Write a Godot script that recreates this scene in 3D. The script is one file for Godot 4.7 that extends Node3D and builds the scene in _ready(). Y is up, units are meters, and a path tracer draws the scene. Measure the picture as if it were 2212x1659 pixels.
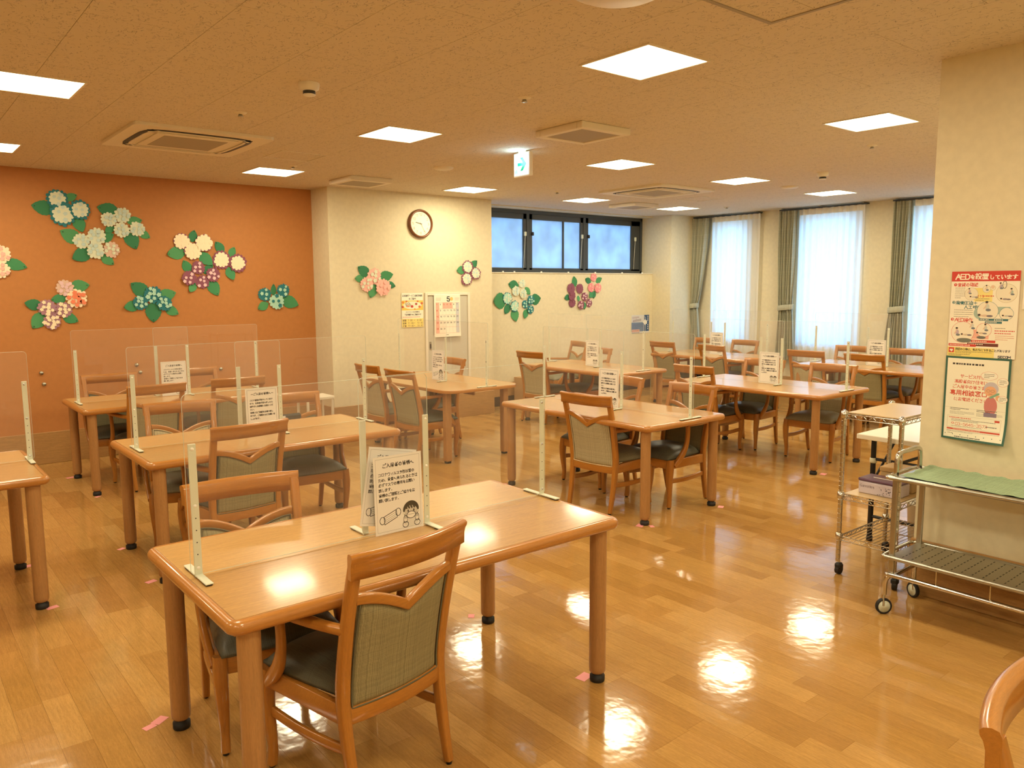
extends Node3D
# A care-home dining hall: tables with acrylic screens, armchairs, paper hydrangeas on the walls.
# x runs along the orange wall, -z points from the camera corner towards it, y is up, metres.

const IMG_W := 2212.0
const IMG_H := 1659.0
const FOCAL := 1693.13
const EYE := 1.6168
const YAW := 50.8122
const PITCH := 7.0536
const ROLL := -0.3394
const CEIL := 2.7045
const TOP := 0.692
const ORANGE_Z := -8.342
const CLOCK_Z := -7.942
const WIN_Z := -8.34
const CURT_X := 10.342
const POST_X := 4.154

var cam_right: Vector3
var cam_up: Vector3
var cam_fwd: Vector3
var taken := {}
var M := {}
var rng := RandomNumberGenerator.new()
var grain_tex: ImageTexture
var soft_tex: ImageTexture
var weave_tex: ImageTexture
var ripple_tex: ImageTexture


func _ready() -> void:
	rng.seed = 7
	view_and_light()
	materials()
	room()
	ceiling_fixtures()
	windows()
	tables_and_screens()
	chairs()
	wall_things()
	paper_flowers()
	service_corner()
	small_things()


# ---------------------------------------------------------------- camera, sky, exposure
func view_and_light() -> void:
	var y := deg_to_rad(YAW)
	var p := deg_to_rad(PITCH)
	var r := deg_to_rad(ROLL)
	cam_fwd = Vector3(cos(p) * cos(y), -sin(p), -cos(p) * sin(y))
	var right := cam_fwd.cross(Vector3.UP).normalized()
	var up := right.cross(cam_fwd)
	cam_right = right * cos(r) + up * sin(r)
	cam_up = up * cos(r) - right * sin(r)
	var cam := Camera3D.new()
	cam.name = "camera"
	add_child(cam)
	cam.transform = Transform3D(Basis(cam_right, cam_up, -cam_fwd), Vector3(0, EYE, 0))
	cam.fov = rad_to_deg(2.0 * atan(IMG_H / 2.0 / FOCAL))
	cam.near = 0.05
	cam.far = 200.0
	cam.current = true
	var env := Environment.new()
	env.background_mode = Environment.BG_SKY
	var sky := ProceduralSkyMaterial.new()
	sky.sky_top_color = Color(0.46, 0.76, 1.0)
	sky.sky_horizon_color = Color(0.54, 0.82, 1.0)
	sky.ground_horizon_color = Color(0.52, 0.78, 0.96)
	sky.ground_bottom_color = Color(0.50, 0.62, 0.72)
	sky.sky_energy_multiplier = 1.0
	sky.ground_energy_multiplier = 1.0
	env.sky = Sky.new()
	env.sky.sky_material = sky
	env.background_energy_multiplier = SKY_ENERGY
	env.tonemap_mode = Environment.TONE_MAPPER_LINEAR
	env.tonemap_exposure = EXPOSURE
	env.sdfgi_enabled = true
	env.ssao_enabled = true
	env.ssil_enabled = true
	var we := WorldEnvironment.new()
	we.name = "surroundings"
	we.environment = env
	add_child(we)

const SKY_ENERGY := 3.6
const EXPOSURE := 1.85
const PANEL_ENERGY := 1.0
const PANEL_GLOW := 4.0
const PANEL_COLOR := Color(1.0, 0.94, 0.79)


func ray(u: float, v: float) -> Vector3:
	return cam_fwd + cam_right * ((u - IMG_W / 2.0) / FOCAL) - cam_up * ((v - IMG_H / 2.0) / FOCAL)

func on_y(u: float, v: float, y: float) -> Vector3:
	var d := ray(u, v)
	return Vector3(0, EYE, 0) + d * ((y - EYE) / d.y)

func on_x(u: float, v: float, x: float) -> Vector3:
	var d := ray(u, v)
	return Vector3(0, EYE, 0) + d * (x / d.x)

func on_z(u: float, v: float, z: float) -> Vector3:
	var d := ray(u, v)
	return Vector3(0, EYE, 0) + d * (z / d.z)


# ---------------------------------------------------------------- scene tree helpers
func numbered(called: String) -> String:
	if not taken.has(called):
		taken[called] = 0
		return called
	taken[called] += 1
	return "%s_%03d" % [called, taken[called]]

func tag(o: Node, label: String, category: String, group := "") -> void:
	o.set_meta("label", label)
	o.set_meta("category", category)
	if group != "":
		o.set_meta("group", group)

func thing(called: String, label: String, category: String, at := Vector3.ZERO, turn := 0.0, group := "") -> Node3D:
	var o := Node3D.new()
	o.name = numbered(called)
	add_child(o)
	o.position = at
	o.rotation.y = turn
	tag(o, label, category, group)
	return o

func part(called: String, mesh: Mesh, m: Material, parent: Node) -> MeshInstance3D:
	var o := MeshInstance3D.new()
	o.name = called
	o.mesh = mesh
	o.material_override = m
	parent.add_child(o, true)
	return o

func single(called: String, mesh: Mesh, m: Material, label: String, category: String, group := "", at := Vector3.ZERO, turn := 0.0) -> MeshInstance3D:
	var o := MeshInstance3D.new()
	o.name = numbered(called)
	o.mesh = mesh
	o.material_override = m
	add_child(o)
	o.position = at
	o.rotation.y = turn
	tag(o, label, category, group)
	return o

func structure(called: String, mesh: Mesh, m: Material) -> MeshInstance3D:
	var o := MeshInstance3D.new()
	o.name = called
	o.mesh = mesh
	o.material_override = m
	add_child(o)
	o.set_meta("kind", "structure")
	return o

func copy_of(root: Node3D, at: Vector3, turn: float, label: String, group := "") -> Node3D:
	var c: Node3D = root.duplicate()
	var base := String(root.name)
	if base.length() > 4 and base.substr(base.length() - 4, 1) == "_" and base.substr(base.length() - 3).is_valid_int():
		base = base.substr(0, base.length() - 4)
	c.name = numbered(base)
	add_child(c)
	c.position = at
	c.rotation.y = turn
	c.set_meta("label", label)
	if group != "":
		c.set_meta("group", group)
	return c


# ---------------------------------------------------------------- mesh builder
class MB:
	var st := SurfaceTool.new()

	func _init() -> void:
		st.begin(Mesh.PRIMITIVE_TRIANGLES)
		st.set_smooth_group(-1)

	func smooth(on: bool) -> void:
		st.set_smooth_group(0 if on else -1)

	func tri(a: Vector3, b: Vector3, c: Vector3) -> void:
		st.add_vertex(a)
		st.add_vertex(c)
		st.add_vertex(b)

	# corners counter-clockwise seen from outside
	func quad(a: Vector3, b: Vector3, c: Vector3, d: Vector3) -> void:
		tri(a, b, c)
		tri(a, c, d)

	func quad_uv(a: Vector3, b: Vector3, c: Vector3, d: Vector3, ua: Vector2, ub: Vector2, uc: Vector2, ud: Vector2) -> void:
		for t in [[a, ua], [c, uc], [b, ub], [a, ua], [d, ud], [c, uc]]:
			st.set_uv(t[1])
			st.add_vertex(t[0])

	func done() -> ArrayMesh:
		st.generate_normals()
		return st.commit()

	func box(lo: Vector3, hi: Vector3) -> MB:
		smooth(false)
		var a := lo
		var b := hi
		quad(Vector3(a.x, a.y, b.z), Vector3(b.x, a.y, b.z), Vector3(b.x, b.y, b.z), Vector3(a.x, b.y, b.z))
		quad(Vector3(b.x, a.y, a.z), Vector3(a.x, a.y, a.z), Vector3(a.x, b.y, a.z), Vector3(b.x, b.y, a.z))
		quad(Vector3(b.x, a.y, b.z), Vector3(b.x, a.y, a.z), Vector3(b.x, b.y, a.z), Vector3(b.x, b.y, b.z))
		quad(Vector3(a.x, a.y, a.z), Vector3(a.x, a.y, b.z), Vector3(a.x, b.y, b.z), Vector3(a.x, b.y, a.z))
		quad(Vector3(a.x, b.y, b.z), Vector3(b.x, b.y, b.z), Vector3(b.x, b.y, a.z), Vector3(a.x, b.y, a.z))
		quad(Vector3(a.x, a.y, a.z), Vector3(b.x, a.y, a.z), Vector3(b.x, a.y, b.z), Vector3(a.x, a.y, b.z))
		return self

	# box with bevelled edges
	func bbox(lo: Vector3, hi: Vector3, r: float) -> MB:
		var c := (lo + hi) / 2.0
		var h := (hi - lo) / 2.0
		r = minf(r, minf(h.x, minf(h.y, h.z)) * 0.95)
		smooth(false)
		var n := h - Vector3(r, r, r)
		# faces
		for ax in 3:
			for s in [-1.0, 1.0]:
				var u := (ax + 1) % 3
				var w := (ax + 2) % 3
				var pts := []
				for k in [[-1, -1], [1, -1], [1, 1], [-1, 1]]:
					var p := Vector3.ZERO
					p[ax] = s * h[ax]
					p[u] = k[0] * n[u]
					p[w] = k[1] * n[w]
					pts.append(c + p)
				if s > 0:
					quad(pts[0], pts[1], pts[2], pts[3])
				else:
					quad(pts[3], pts[2], pts[1], pts[0])
		# edges
		for ax in 3:
			var u := (ax + 1) % 3
			var w := (ax + 2) % 3
			for su in [-1.0, 1.0]:
				for sw in [-1.0, 1.0]:
					var p := []
					for k in [[-1, 0], [1, 0], [1, 1], [-1, 1]]:
						var q := Vector3.ZERO
						q[ax] = k[0] * n[ax]
						q[u] = su * (h[u] if k[1] == 0 else n[u])
						q[w] = sw * (n[w] if k[1] == 0 else h[w])
						p.append(c + q)
					if su * sw > 0:
						quad(p[0], p[1], p[2], p[3])
					else:
						quad(p[3], p[2], p[1], p[0])
		# corners
		for sx in [-1.0, 1.0]:
			for sy in [-1.0, 1.0]:
				for sz in [-1.0, 1.0]:
					var a := c + Vector3(sx * h.x, sy * n.y, sz * n.z)
					var b := c + Vector3(sx * n.x, sy * h.y, sz * n.z)
					var d := c + Vector3(sx * n.x, sy * n.y, sz * h.z)
					if sx * sy * sz > 0:
						tri(a, b, d)
					else:
						tri(a, d, b)
		return self

	# polygon section (x = side, y = up) carried along a path
	func sweep(path: Array, polys: Array, up: Vector3, closed := false, caps := true) -> MB:
		var rings := []
		var n := path.size()
		for i in n:
			var a: Vector3 = path[(i - 1 + n) % n] if closed else path[maxi(i - 1, 0)]
			var b: Vector3 = path[(i + 1) % n] if closed else path[mini(i + 1, n - 1)]
			var t := (b - a).normalized()
			var side := t.cross(up).normalized()
			var u2 := side.cross(t).normalized()
			var poly: Array = polys[mini(i, polys.size() - 1)]
			var ring := []
			for q in poly:
				ring.append(path[i] + side * q.x + u2 * q.y)
			rings.append(ring)
		smooth(true)
		var m: int = rings[0].size()
		for i in (n if closed else n - 1):
			var r0: Array = rings[i]
			var r1: Array = rings[(i + 1) % n]
			for k in m:
				quad(r0[k], r0[(k + 1) % m], r1[(k + 1) % m], r1[k])
		if caps and not closed:
			smooth(false)
			for e in [[0, -1], [n - 1, 1]]:
				var ring: Array = rings[e[0]]
				var c := Vector3.ZERO
				for q in ring:
					c += q
				c /= ring.size()
				for k in m:
					if e[1] > 0:
						tri(c, ring[k], ring[(k + 1) % m])
					else:
						tri(c, ring[(k + 1) % m], ring[k])
		return self

	func tube(path: Array, r: float, seg := 8, closed := false) -> MB:
		var poly := []
		for k in seg:
			poly.append(Vector2(cos(TAU * k / seg), sin(TAU * k / seg)) * r)
		var t: Vector3 = (path[-1] - path[0]).normalized()
		var up := Vector3.UP if absf(t.y) < 0.9 else Vector3.RIGHT
		# a bent path may turn through the vertical: carry the frame along instead
		var rings := []
		var n := path.size()
		var prev := Vector3.ZERO
		for i in n:
			var a: Vector3 = path[(i - 1 + n) % n] if closed else path[maxi(i - 1, 0)]
			var b: Vector3 = path[(i + 1) % n] if closed else path[mini(i + 1, n - 1)]
			var tt := (b - a).normalized()
			var side := prev - tt * prev.dot(tt) if prev != Vector3.ZERO else tt.cross(up)
			if side.length() < 1e-4:
				side = tt.cross(Vector3.RIGHT)
			side = side.normalized()
			prev = side
			var u2 := side.cross(tt)
			var ring := []
			for q in poly:
				ring.append(path[i] + side * q.x + u2 * q.y)
			rings.append(ring)
		smooth(true)
		for i in (n if closed else n - 1):
			for k in seg:
				quad(rings[i][k], rings[i][(k + 1) % seg], rings[(i + 1) % n][(k + 1) % seg], rings[(i + 1) % n][k])
		if not closed:
			smooth(false)
			for e in [[0, -1], [n - 1, 1]]:
				for k in range(1, seg - 1):
					if e[1] > 0:
						tri(rings[e[0]][0], rings[e[0]][k], rings[e[0]][k + 1])
					else:
						tri(rings[e[0]][0], rings[e[0]][k + 1], rings[e[0]][k])
		return self

	# profile of (radius, y) turned about the y axis through at
	func lathe(prof: Array, at: Vector3, seg := 16, smoothed := true) -> MB:
		smooth(smoothed)
		for i in prof.size() - 1:
			for k in seg:
				var a0 := TAU * k / seg
				var a1 := TAU * (k + 1) / seg
				var p: Vector2 = prof[i]
				var q: Vector2 = prof[i + 1]
				quad(at + Vector3(cos(a0) * p.x, p.y, -sin(a0) * p.x), at + Vector3(cos(a1) * p.x, p.y, -sin(a1) * p.x), at + Vector3(cos(a1) * q.x, q.y, -sin(a1) * q.x), at + Vector3(cos(a0) * q.x, q.y, -sin(a0) * q.x))
		return self

	# flat polygon in the frame (o; ex, ey), extruded by th along ex x ey
	func slab(poly: PackedVector2Array, o: Vector3, ex: Vector3, ey: Vector3, th: float) -> MB:
		var n := ex.cross(ey).normalized()
		var idx := Geometry2D.triangulate_polygon(poly)
		var ccw := not Geometry2D.is_polygon_clockwise(poly)
		smooth(false)
		for i in range(0, idx.size(), 3):
			var a := poly[idx[i]]
			var b := poly[idx[i + 1]]
			var c := poly[idx[i + 2]]
			if (b - a).cross(c - a) < 0:
				var tmp := b
				b = c
				c = tmp
			tri(o + ex * a.x + ey * a.y + n * th, o + ex * b.x + ey * b.y + n * th, o + ex * c.x + ey * c.y + n * th)
			tri(o + ex * a.x + ey * a.y, o + ex * c.x + ey * c.y, o + ex * b.x + ey * b.y)
		for i in poly.size():
			var a := poly[i]
			var b := poly[(i + 1) % poly.size()]
			if not ccw:
				var tmp := a
				a = b
				b = tmp
			quad(o + ex * a.x + ey * a.y, o + ex * b.x + ey * b.y, o + ex * b.x + ey * b.y + n * th, o + ex * a.x + ey * a.y + n * th)
		return self


func rrect(w: float, h: float, r: float, seg := 2) -> Array:
	var out := []
	for k in 4:
		var c := Vector2((w / 2 - r) * [1, -1, -1, 1][k], (h / 2 - r) * [1, 1, -1, -1][k])
		for j in seg + 1:
			var a := PI / 2 * (k + float(j) / seg)
			out.append(c + Vector2(cos(a), sin(a)) * r)
	return out

func box(lo: Vector3, hi: Vector3) -> ArrayMesh:
	return MB.new().box(lo, hi).done()

func bbox(lo: Vector3, hi: Vector3, r := 0.003) -> ArrayMesh:
	return MB.new().bbox(lo, hi, r).done()

func bend(pts: Array, steps := 5) -> Array:
	# Catmull-Rom through the points
	var out := []
	for i in pts.size() - 1:
		var p0: Vector3 = pts[maxi(i - 1, 0)]
		var p1: Vector3 = pts[i]
		var p2: Vector3 = pts[i + 1]
		var p3: Vector3 = pts[mini(i + 2, pts.size() - 1)]
		for k in steps:
			var t := float(k) / steps
			out.append(0.5 * (2.0 * p1 + (p2 - p0) * t + (2.0 * p0 - 5.0 * p1 + 4.0 * p2 - p3) * t * t + (3.0 * p1 - p0 - 3.0 * p2 + p3) * t * t * t))
	out.append(pts[-1])
	return out

func sizes(list: Array, count: int, round_ := 0.3) -> Array:
	# cross sections spread evenly along a bent path
	var out := []
	for i in count:
		var f := float(i) / (count - 1) * (list.size() - 1)
		var k := mini(int(f), list.size() - 2)
		var s: Vector2 = list[k].lerp(list[k + 1], f - k)
		out.append(rrect(s.x, s.y, minf(s.x, s.y) * round_, 2))
	return out


# ---------------------------------------------------------------- materials
func tex_from(w: int, h: int, f: Callable) -> ImageTexture:
	var im := Image.create(w, h, false, Image.FORMAT_RGB8)
	for y in h:
		for x in w:
			im.set_pixel(x, y, f.call(x, y))
	return ImageTexture.create_from_image(im)

func noise_image(size: int, freq: float, oct: int, sd: int) -> Image:
	var n := FastNoiseLite.new()
	n.seed = sd
	n.frequency = freq
	n.fractal_octaves = oct
	return n.get_seamless_image(size, size)

func plain(c: Color, rough: float, spec := 0.5, metal := 0.0) -> StandardMaterial3D:
	var m := StandardMaterial3D.new()
	m.albedo_color = c
	m.roughness = rough
	m.metallic_specular = spec
	m.metallic = metal
	return m

func mapped(c: Color, rough: float, t: Texture2D, scale: Vector3, world := false) -> StandardMaterial3D:
	var m := plain(c, rough)
	m.albedo_texture = t
	m.uv1_triplanar = true
	m.uv1_world_triplanar = world
	m.uv1_scale = scale
	return m

func wood(c: Color, rough: float, along: int, fine := 9.0, coat := 0.0) -> StandardMaterial3D:
	var s := Vector3(fine, fine, fine)
	s[along] = 0.55
	var m := mapped(c, rough, grain_tex, s)
	if coat > 0.0:
		m.clearcoat_enabled = true
		m.clearcoat = coat
		m.clearcoat_roughness = 0.09
	return m

func materials() -> void:
	var g1 := noise_image(512, 0.018, 4, 11)
	var g2 := noise_image(512, 0.09, 2, 12)
	grain_tex = tex_from(512, 512, func(x, y):
		var v: float = g1.get_pixel(x, y).r
		var w: float = g2.get_pixel(x, y).r
		var ring := 0.5 + 0.5 * sin(v * 34.0)
		var k := 0.80 + 0.10 * v + 0.07 * ring + 0.06 * w
		return Color(minf(k + 0.02, 1.0), k * 0.985, k * 0.955))
	var s1 := noise_image(256, 0.02, 4, 21)
	soft_tex = tex_from(256, 256, func(x, y):
		var v: float = s1.get_pixel(x, y).r
		var k := 0.965 + 0.035 * v
		return Color(k, k, k))
	var rows := []
	var cols := []
	for i in 256:
		rows.append(rng.randf())
		cols.append(rng.randf())
	weave_tex = tex_from(256, 256, func(x, y):
		var a: float = rows[(y + int(4.0 * sin(x * 0.049))) & 255]
		var b: float = cols[(x + int(3.0 * sin(y * 0.0736))) & 255]
		var k: float = 0.58 + 0.26 * b + 0.14 * a + (0.10 if ((x >> 1) + (y >> 1)) % 2 == 0 else 0.0) * (0.4 + 0.6 * a) - 0.10 * rng.randf()
		return Color(k, k, k * 0.97))
	var r1 := noise_image(512, 0.016, 3, 31)
	ripple_tex = ImageTexture.create_from_image(r1)

	M.wall = mapped(Color8(228, 218, 186), 0.75, soft_tex, Vector3(3, 3, 3), true)
	M.orange = mapped(Color8(192, 128, 68), 0.7, soft_tex, Vector3(3, 3, 3), true)
	M.white_paint = plain(Color8(235, 228, 208), 0.5)
	M.ceiling_slab = plain(Color8(150, 140, 122), 0.9)
	M.table_top = wood(Color8(212, 174, 110), 0.32, 0, 7.0, 0.35)
	M.table_top_b = wood(Color8(200, 160, 98), 0.32, 0, 7.0, 0.35)
	M.table_edge = wood(Color8(194, 136, 66), 0.28, 0, 10.0, 0.6)
	M.table_leg = wood(Color8(186, 142, 90), 0.4, 1, 10.0, 0.2)
	M.chair_x = wood(Color8(186, 126, 50), 0.3, 0, 10.0, 0.5)
	M.chair_y = wood(Color8(186, 126, 50), 0.3, 1, 10.0, 0.5)
	M.chair_z = wood(Color8(186, 126, 50), 0.3, 2, 10.0, 0.5)
	M.base = wood(Color8(190, 152, 96), 0.5, 0, 6.0)
	M.base_z = wood(Color8(190, 152, 96), 0.5, 2, 6.0)
	M.strip_dark = plain(Color8(70, 52, 40), 0.5)
	M.olive = mapped(Color8(184, 172, 130), 0.85, weave_tex, Vector3(7, 7, 7))
	M.beige = mapped(Color8(224, 210, 172), 0.85, weave_tex, Vector3(7, 7, 7))
	M.seat_grey = mapped(Color8(112, 114, 102), 0.42, weave_tex, Vector3(7, 7, 7))
	M.seat_beige = mapped(Color8(168, 162, 138), 0.45, weave_tex, Vector3(7, 7, 7))
	M.piping_olive = plain(Color8(98, 94, 70), 0.7)
	M.piping_beige = plain(Color8(200, 186, 146), 0.7)
	M.rubber = plain(Color8(26, 24, 22), 0.6)
	M.bracket = plain(Color8(220, 224, 204), 0.35)
	M.hole = plain(Color8(60, 58, 50), 0.6)
	M.screw = plain(Color8(200, 200, 196), 0.25, 0.5, 0.6)
	M.screw_white = plain(Color8(240, 238, 226), 0.4)
	var pane := plain(Color(1, 1, 1, 0.05), 0.02)
	pane.transparency = BaseMaterial3D.TRANSPARENCY_ALPHA
	M.pane = pane
	M.pane_edge = plain(Color8(206, 214, 200), 0.2)
	M.chrome = plain(Color8(206, 204, 196), 0.16, 0.5, 1.0)
	M.steel = plain(Color8(178, 176, 164), 0.32, 0.5, 1.0)
	M.black = plain(Color8(24, 24, 26), 0.45)
	M.dark = plain(Color8(52, 52, 50), 0.5)
	M.frame_dark = plain(Color8(62, 66, 68), 0.45)
	M.grey_door = plain(Color8(204, 200, 182), 0.5)
	M.paper = plain(Color8(244, 242, 232), 0.8)
	M.plastic = plain(Color8(238, 234, 222), 0.4)
	M.grille = plain(Color8(168, 158, 138), 0.6)
	M.fixture = plain(Color8(232, 224, 204), 0.5)


# ---------------------------------------------------------------- the room
func floor_tone(c: Color) -> StandardMaterial3D:
	var m := plain(c, 0.10, 0.55)
	m.uv1_triplanar = true
	m.uv1_world_triplanar = true
	m.uv1_scale = Vector3(1.3, 1.3, 1.3)
	m.heightmap_enabled = true
	m.heightmap_texture = ripple_tex
	m.heightmap_scale = 0.035
	m.albedo_texture = soft_tex
	m.detail_enabled = true
	m.detail_albedo = grain_tex
	m.detail_blend_mode = BaseMaterial3D.BLEND_MODE_MUL
	m.detail_uv_layer = BaseMaterial3D.DETAIL_UV_2
	m.uv2_triplanar = true
	m.uv2_world_triplanar = true
	m.uv2_scale = Vector3(10, 10, 0.7)
	return m

func room() -> void:
	# floor: printed planks running along z
	var slab := structure("floor", box(Vector3(-4.6, -0.12, -8.7), Vector3(10.6, -0.004, 2.8)), plain(Color8(120, 86, 50), 0.6))
	var tones := []
	for c in [Color8(200, 160, 94), Color8(193, 152, 86), Color8(206, 166, 100), Color8(186, 145, 82), Color8(197, 156, 92)]:
		tones.append(floor_tone(c))
	var pw := 0.1
	var pl := 0.6
	var list := []
	var prng := RandomNumberGenerator.new()
	prng.seed = 5
	for i in range(-45, 104):
		var x := i * pw
		var off := prng.randf() * pl
		var z := -8.34 - off
		while z < 2.6:
			var z1 := z + pl * (0.7 if prng.randf() < 0.3 else 1.0)
			var lo := Vector3(x, -0.004, maxf(z, -8.34))
			var hi := Vector3(x + pw - 0.0006, 0.0, minf(z1 - 0.0006, 2.6))
			if hi.z - lo.z > 0.02 and not (lo.x > 4.2 and lo.z > -1.7):
				list.append([lo, hi, prng.randi() % 5])
			z = z1
	var ranked := []
	for k in list.size():
		var c: Vector3 = (list[k][0] + list[k][1]) / 2.0 - Vector3(0, EYE, 0)
		var dep := c.dot(cam_fwd)
		var inside := false
		if dep > 0.6:
			var u := c.dot(cam_right) / dep * FOCAL
			var v := -c.dot(cam_up) / dep * FOCAL
			inside = absf(u) < IMG_W / 2 + 60 and v < IMG_H / 2 + 80
		ranked.append([dep if inside else 1000.0 + absf(dep), k])
	ranked.sort_custom(func(a, b): return a[0] < b[0])
	var near := {}
	for k in 290:
		near[ranked[k][1]] = true
	var rest := []
	for t in 5:
		rest.append(MB.new())
	for k in list.size():
		var e: Array = list[k]
		if near.has(k):
			part("plank", box(e[0], e[1]), tones[e[2]], slab)
		else:
			rest[e[2]].box(e[0], e[1])
	var am := ArrayMesh.new()
	for t in 5:
		rest[t].st.generate_normals()
		rest[t].st.set_material(tones[t])
		am = rest[t].st.commit(am)
	var far := MeshInstance3D.new()
	far.name = "plank_field"
	far.mesh = am
	far.set_meta("kind", "stuff")
	slab.add_child(far, true)

	# ceiling: 455 x 910 mm fissured boards, joints staggered
	var trng := RandomNumberGenerator.new()
	trng.seed = 9
	var im := Image.create(1024, 1024, false, Image.FORMAT_RGB8)
	im.fill(Color(0.97, 0.97, 0.97))
	for k in 1500:
		var x := trng.randf() * 1024
		var y := trng.randf() * 1024
		var n := trng.randi_range(2, 15)
		var a := trng.randf_range(-0.9, 0.9) + (PI / 2)
		var g := trng.randf_range(0.62, 0.86)
		for s in n:
			a += trng.randf_range(-0.45, 0.45)
			x += cos(a) * 2.0
			y += sin(a) * 2.0
			im.fill_rect(Rect2i(posmod(int(x), 1022), posmod(int(y), 1021), 2, 3), Color(g, g, g))
	var tile := mapped(Color8(226, 214, 192), 0.9, ImageTexture.create_from_image(im), Vector3(1.099, 1.099, 1.099), true)
	var lid := structure("ceiling", box(Vector3(-4.6, CEIL + 0.008, -8.7), Vector3(10.6, CEIL + 0.15, 2.8)), M.ceiling_slab)
	var g := 0.455
	var gx := 2.1166
	var gz := -2.679
	var far_tiles := MB.new()
	var n_tiles := 0
	for ci in range(-15, 19):
		var x0 := gx + ci * g
		var shift := g if posmod(ci, 2) == 0 else 0.0
		for m in range(-6, 8):
			var z1 := gz - shift - 0.91 * m
			var lo := Vector3(maxf(x0, -4.5) + 0.001, CEIL, maxf(z1 - 0.91, -8.62) + 0.001)
			var hi := Vector3(minf(x0 + g, CURT_X) - 0.001, CEIL + 0.008, minf(z1, 2.6) - 0.001)
			if hi.x - lo.x < 0.03 or hi.z - lo.z < 0.03 or (lo.x > 4.2 and lo.z > -1.76):
				continue
			var c := (lo + hi) / 2.0 - Vector3(0, EYE, 0)
			var dep := c.dot(cam_fwd)
			var seen := false
			if dep > 0.8:
				var u := c.dot(cam_right) / dep * FOCAL
				var v := -c.dot(cam_up) / dep * FOCAL
				seen = absf(u) < IMG_W / 2 + 250 and v > -IMG_H / 2 - 250
			if seen and n_tiles < 295:
				part("ceiling_tile", box(lo, hi), tile, lid)
				n_tiles += 1
			else:
				far_tiles.box(lo, hi)
	var ft := part("tile_field", far_tiles.done(), tile, lid)
	ft.set_meta("kind", "stuff")

	# walls
	structure("wall_back", box(Vector3(-4.6, 0, -8.7), Vector3(3.93, CEIL + 0.02, ORANGE_Z)), M.orange)
	structure("wall_projection", box(Vector3(3.92, 0, -8.72), Vector3(6.156, CEIL + 0.02, CLOCK_Z)), M.wall)
	structure("wall_under_window", MB.new().box(Vector3(6.15, 0, -8.72), Vector3(9.70, 1.808, WIN_Z)).box(Vector3(6.15, 2.688, -8.72), Vector3(9.70, CEIL + 0.02, WIN_Z)).done(), M.wall)
	structure("wall_corner_pillar", box(Vector3(9.69, 0, -8.72), Vector3(10.6, CEIL + 0.02, -7.97)), M.wall)
	structure("wall_left", box(Vector3(-4.7, 0, -8.7), Vector3(-4.5, CEIL + 0.02, 2.8)), M.wall)
	structure("wall_front", box(Vector3(-4.6, 0, 2.6), Vector3(4.3, CEIL + 0.02, 2.8)), M.wall)
	structure("wall_partition", box(Vector3(POST_X, 0, -1.76), Vector3(10.6, CEIL + 0.02, 2.8)), M.wall)
	var wr := MB.new()
	var x0 := CURT_X
	var x1 := CURT_X + 0.2
	wr.box(Vector3(x0, 0, -8.0), Vector3(x1, 0.78, -1.7))
	wr.box(Vector3(x0, 2.61, -8.0), Vector3(x1, CEIL + 0.02, -1.7))
	var cuts := [-8.0, -7.66, -7.02, -6.2, -5.30, -4.62, -3.72, -1.7]
	for k in range(0, 8, 2):
		wr.box(Vector3(x0, 0.78, cuts[k]), Vector3(x1, 2.61, cuts[k + 1]))
	structure("wall_right", wr.done(), M.wall)
	# tall timber skirting
	var bh := 0.2975
	var bb := func(called: String, lo: Vector3, hi: Vector3, m: Material): structure(called, bbox(lo, hi, 0.003), m)
	bb.call("baseboard_back", Vector3(-4.5, 0, ORANGE_Z), Vector3(3.905, bh, ORANGE_Z + 0.015), M.base)
	bb.call("baseboard_return", Vector3(3.905, 0, ORANGE_Z + 0.015), Vector3(3.92, bh, CLOCK_Z + 0.015), M.base_z)
	bb.call("baseboard_projection", Vector3(3.92, 0, CLOCK_Z), Vector3(6.171, bh, CLOCK_Z + 0.015), M.base)
	bb.call("baseboard_projection_end", Vector3(6.156, 0, WIN_Z + 0.02), Vector3(6.171, bh, CLOCK_Z), M.base_z)
	bb.call("baseboard_window", Vector3(6.171, 0.13, WIN_Z), Vector3(9.675, bh + 0.02, WIN_Z + 0.015), M.base)
	bb.call("baseboard_window_plinth", Vector3(6.171, 0, WIN_Z), Vector3(9.675, 0.13, WIN_Z + 0.01), M.strip_dark)  # plain dark brown strip between the floor and the timber board
	bb.call("baseboard_pillar", Vector3(9.675, 0, WIN_Z + 0.02), Vector3(9.69, bh, -7.955), M.base_z)
	bb.call("baseboard_pillar_front", Vector3(9.69, 0, -7.97), Vector3(10.342, bh, -7.955), M.base)
	bb.call("baseboard_right", Vector3(10.327, 0, -7.955), Vector3(10.342, bh, -1.76), M.base_z)
	bb.call("baseboard_partition", Vector3(POST_X - 0.012, 0, -1.772), Vector3(POST_X, bh, 2.6), M.base_z)
	bb.call("baseboard_partition_end", Vector3(POST_X, 0, -1.772), Vector3(10.327, bh, -1.76), M.base)
	bb.call("baseboard_left", Vector3(-4.5, 0, ORANGE_Z + 0.015), Vector3(-4.485, bh, 2.6), M.base_z)


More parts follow.
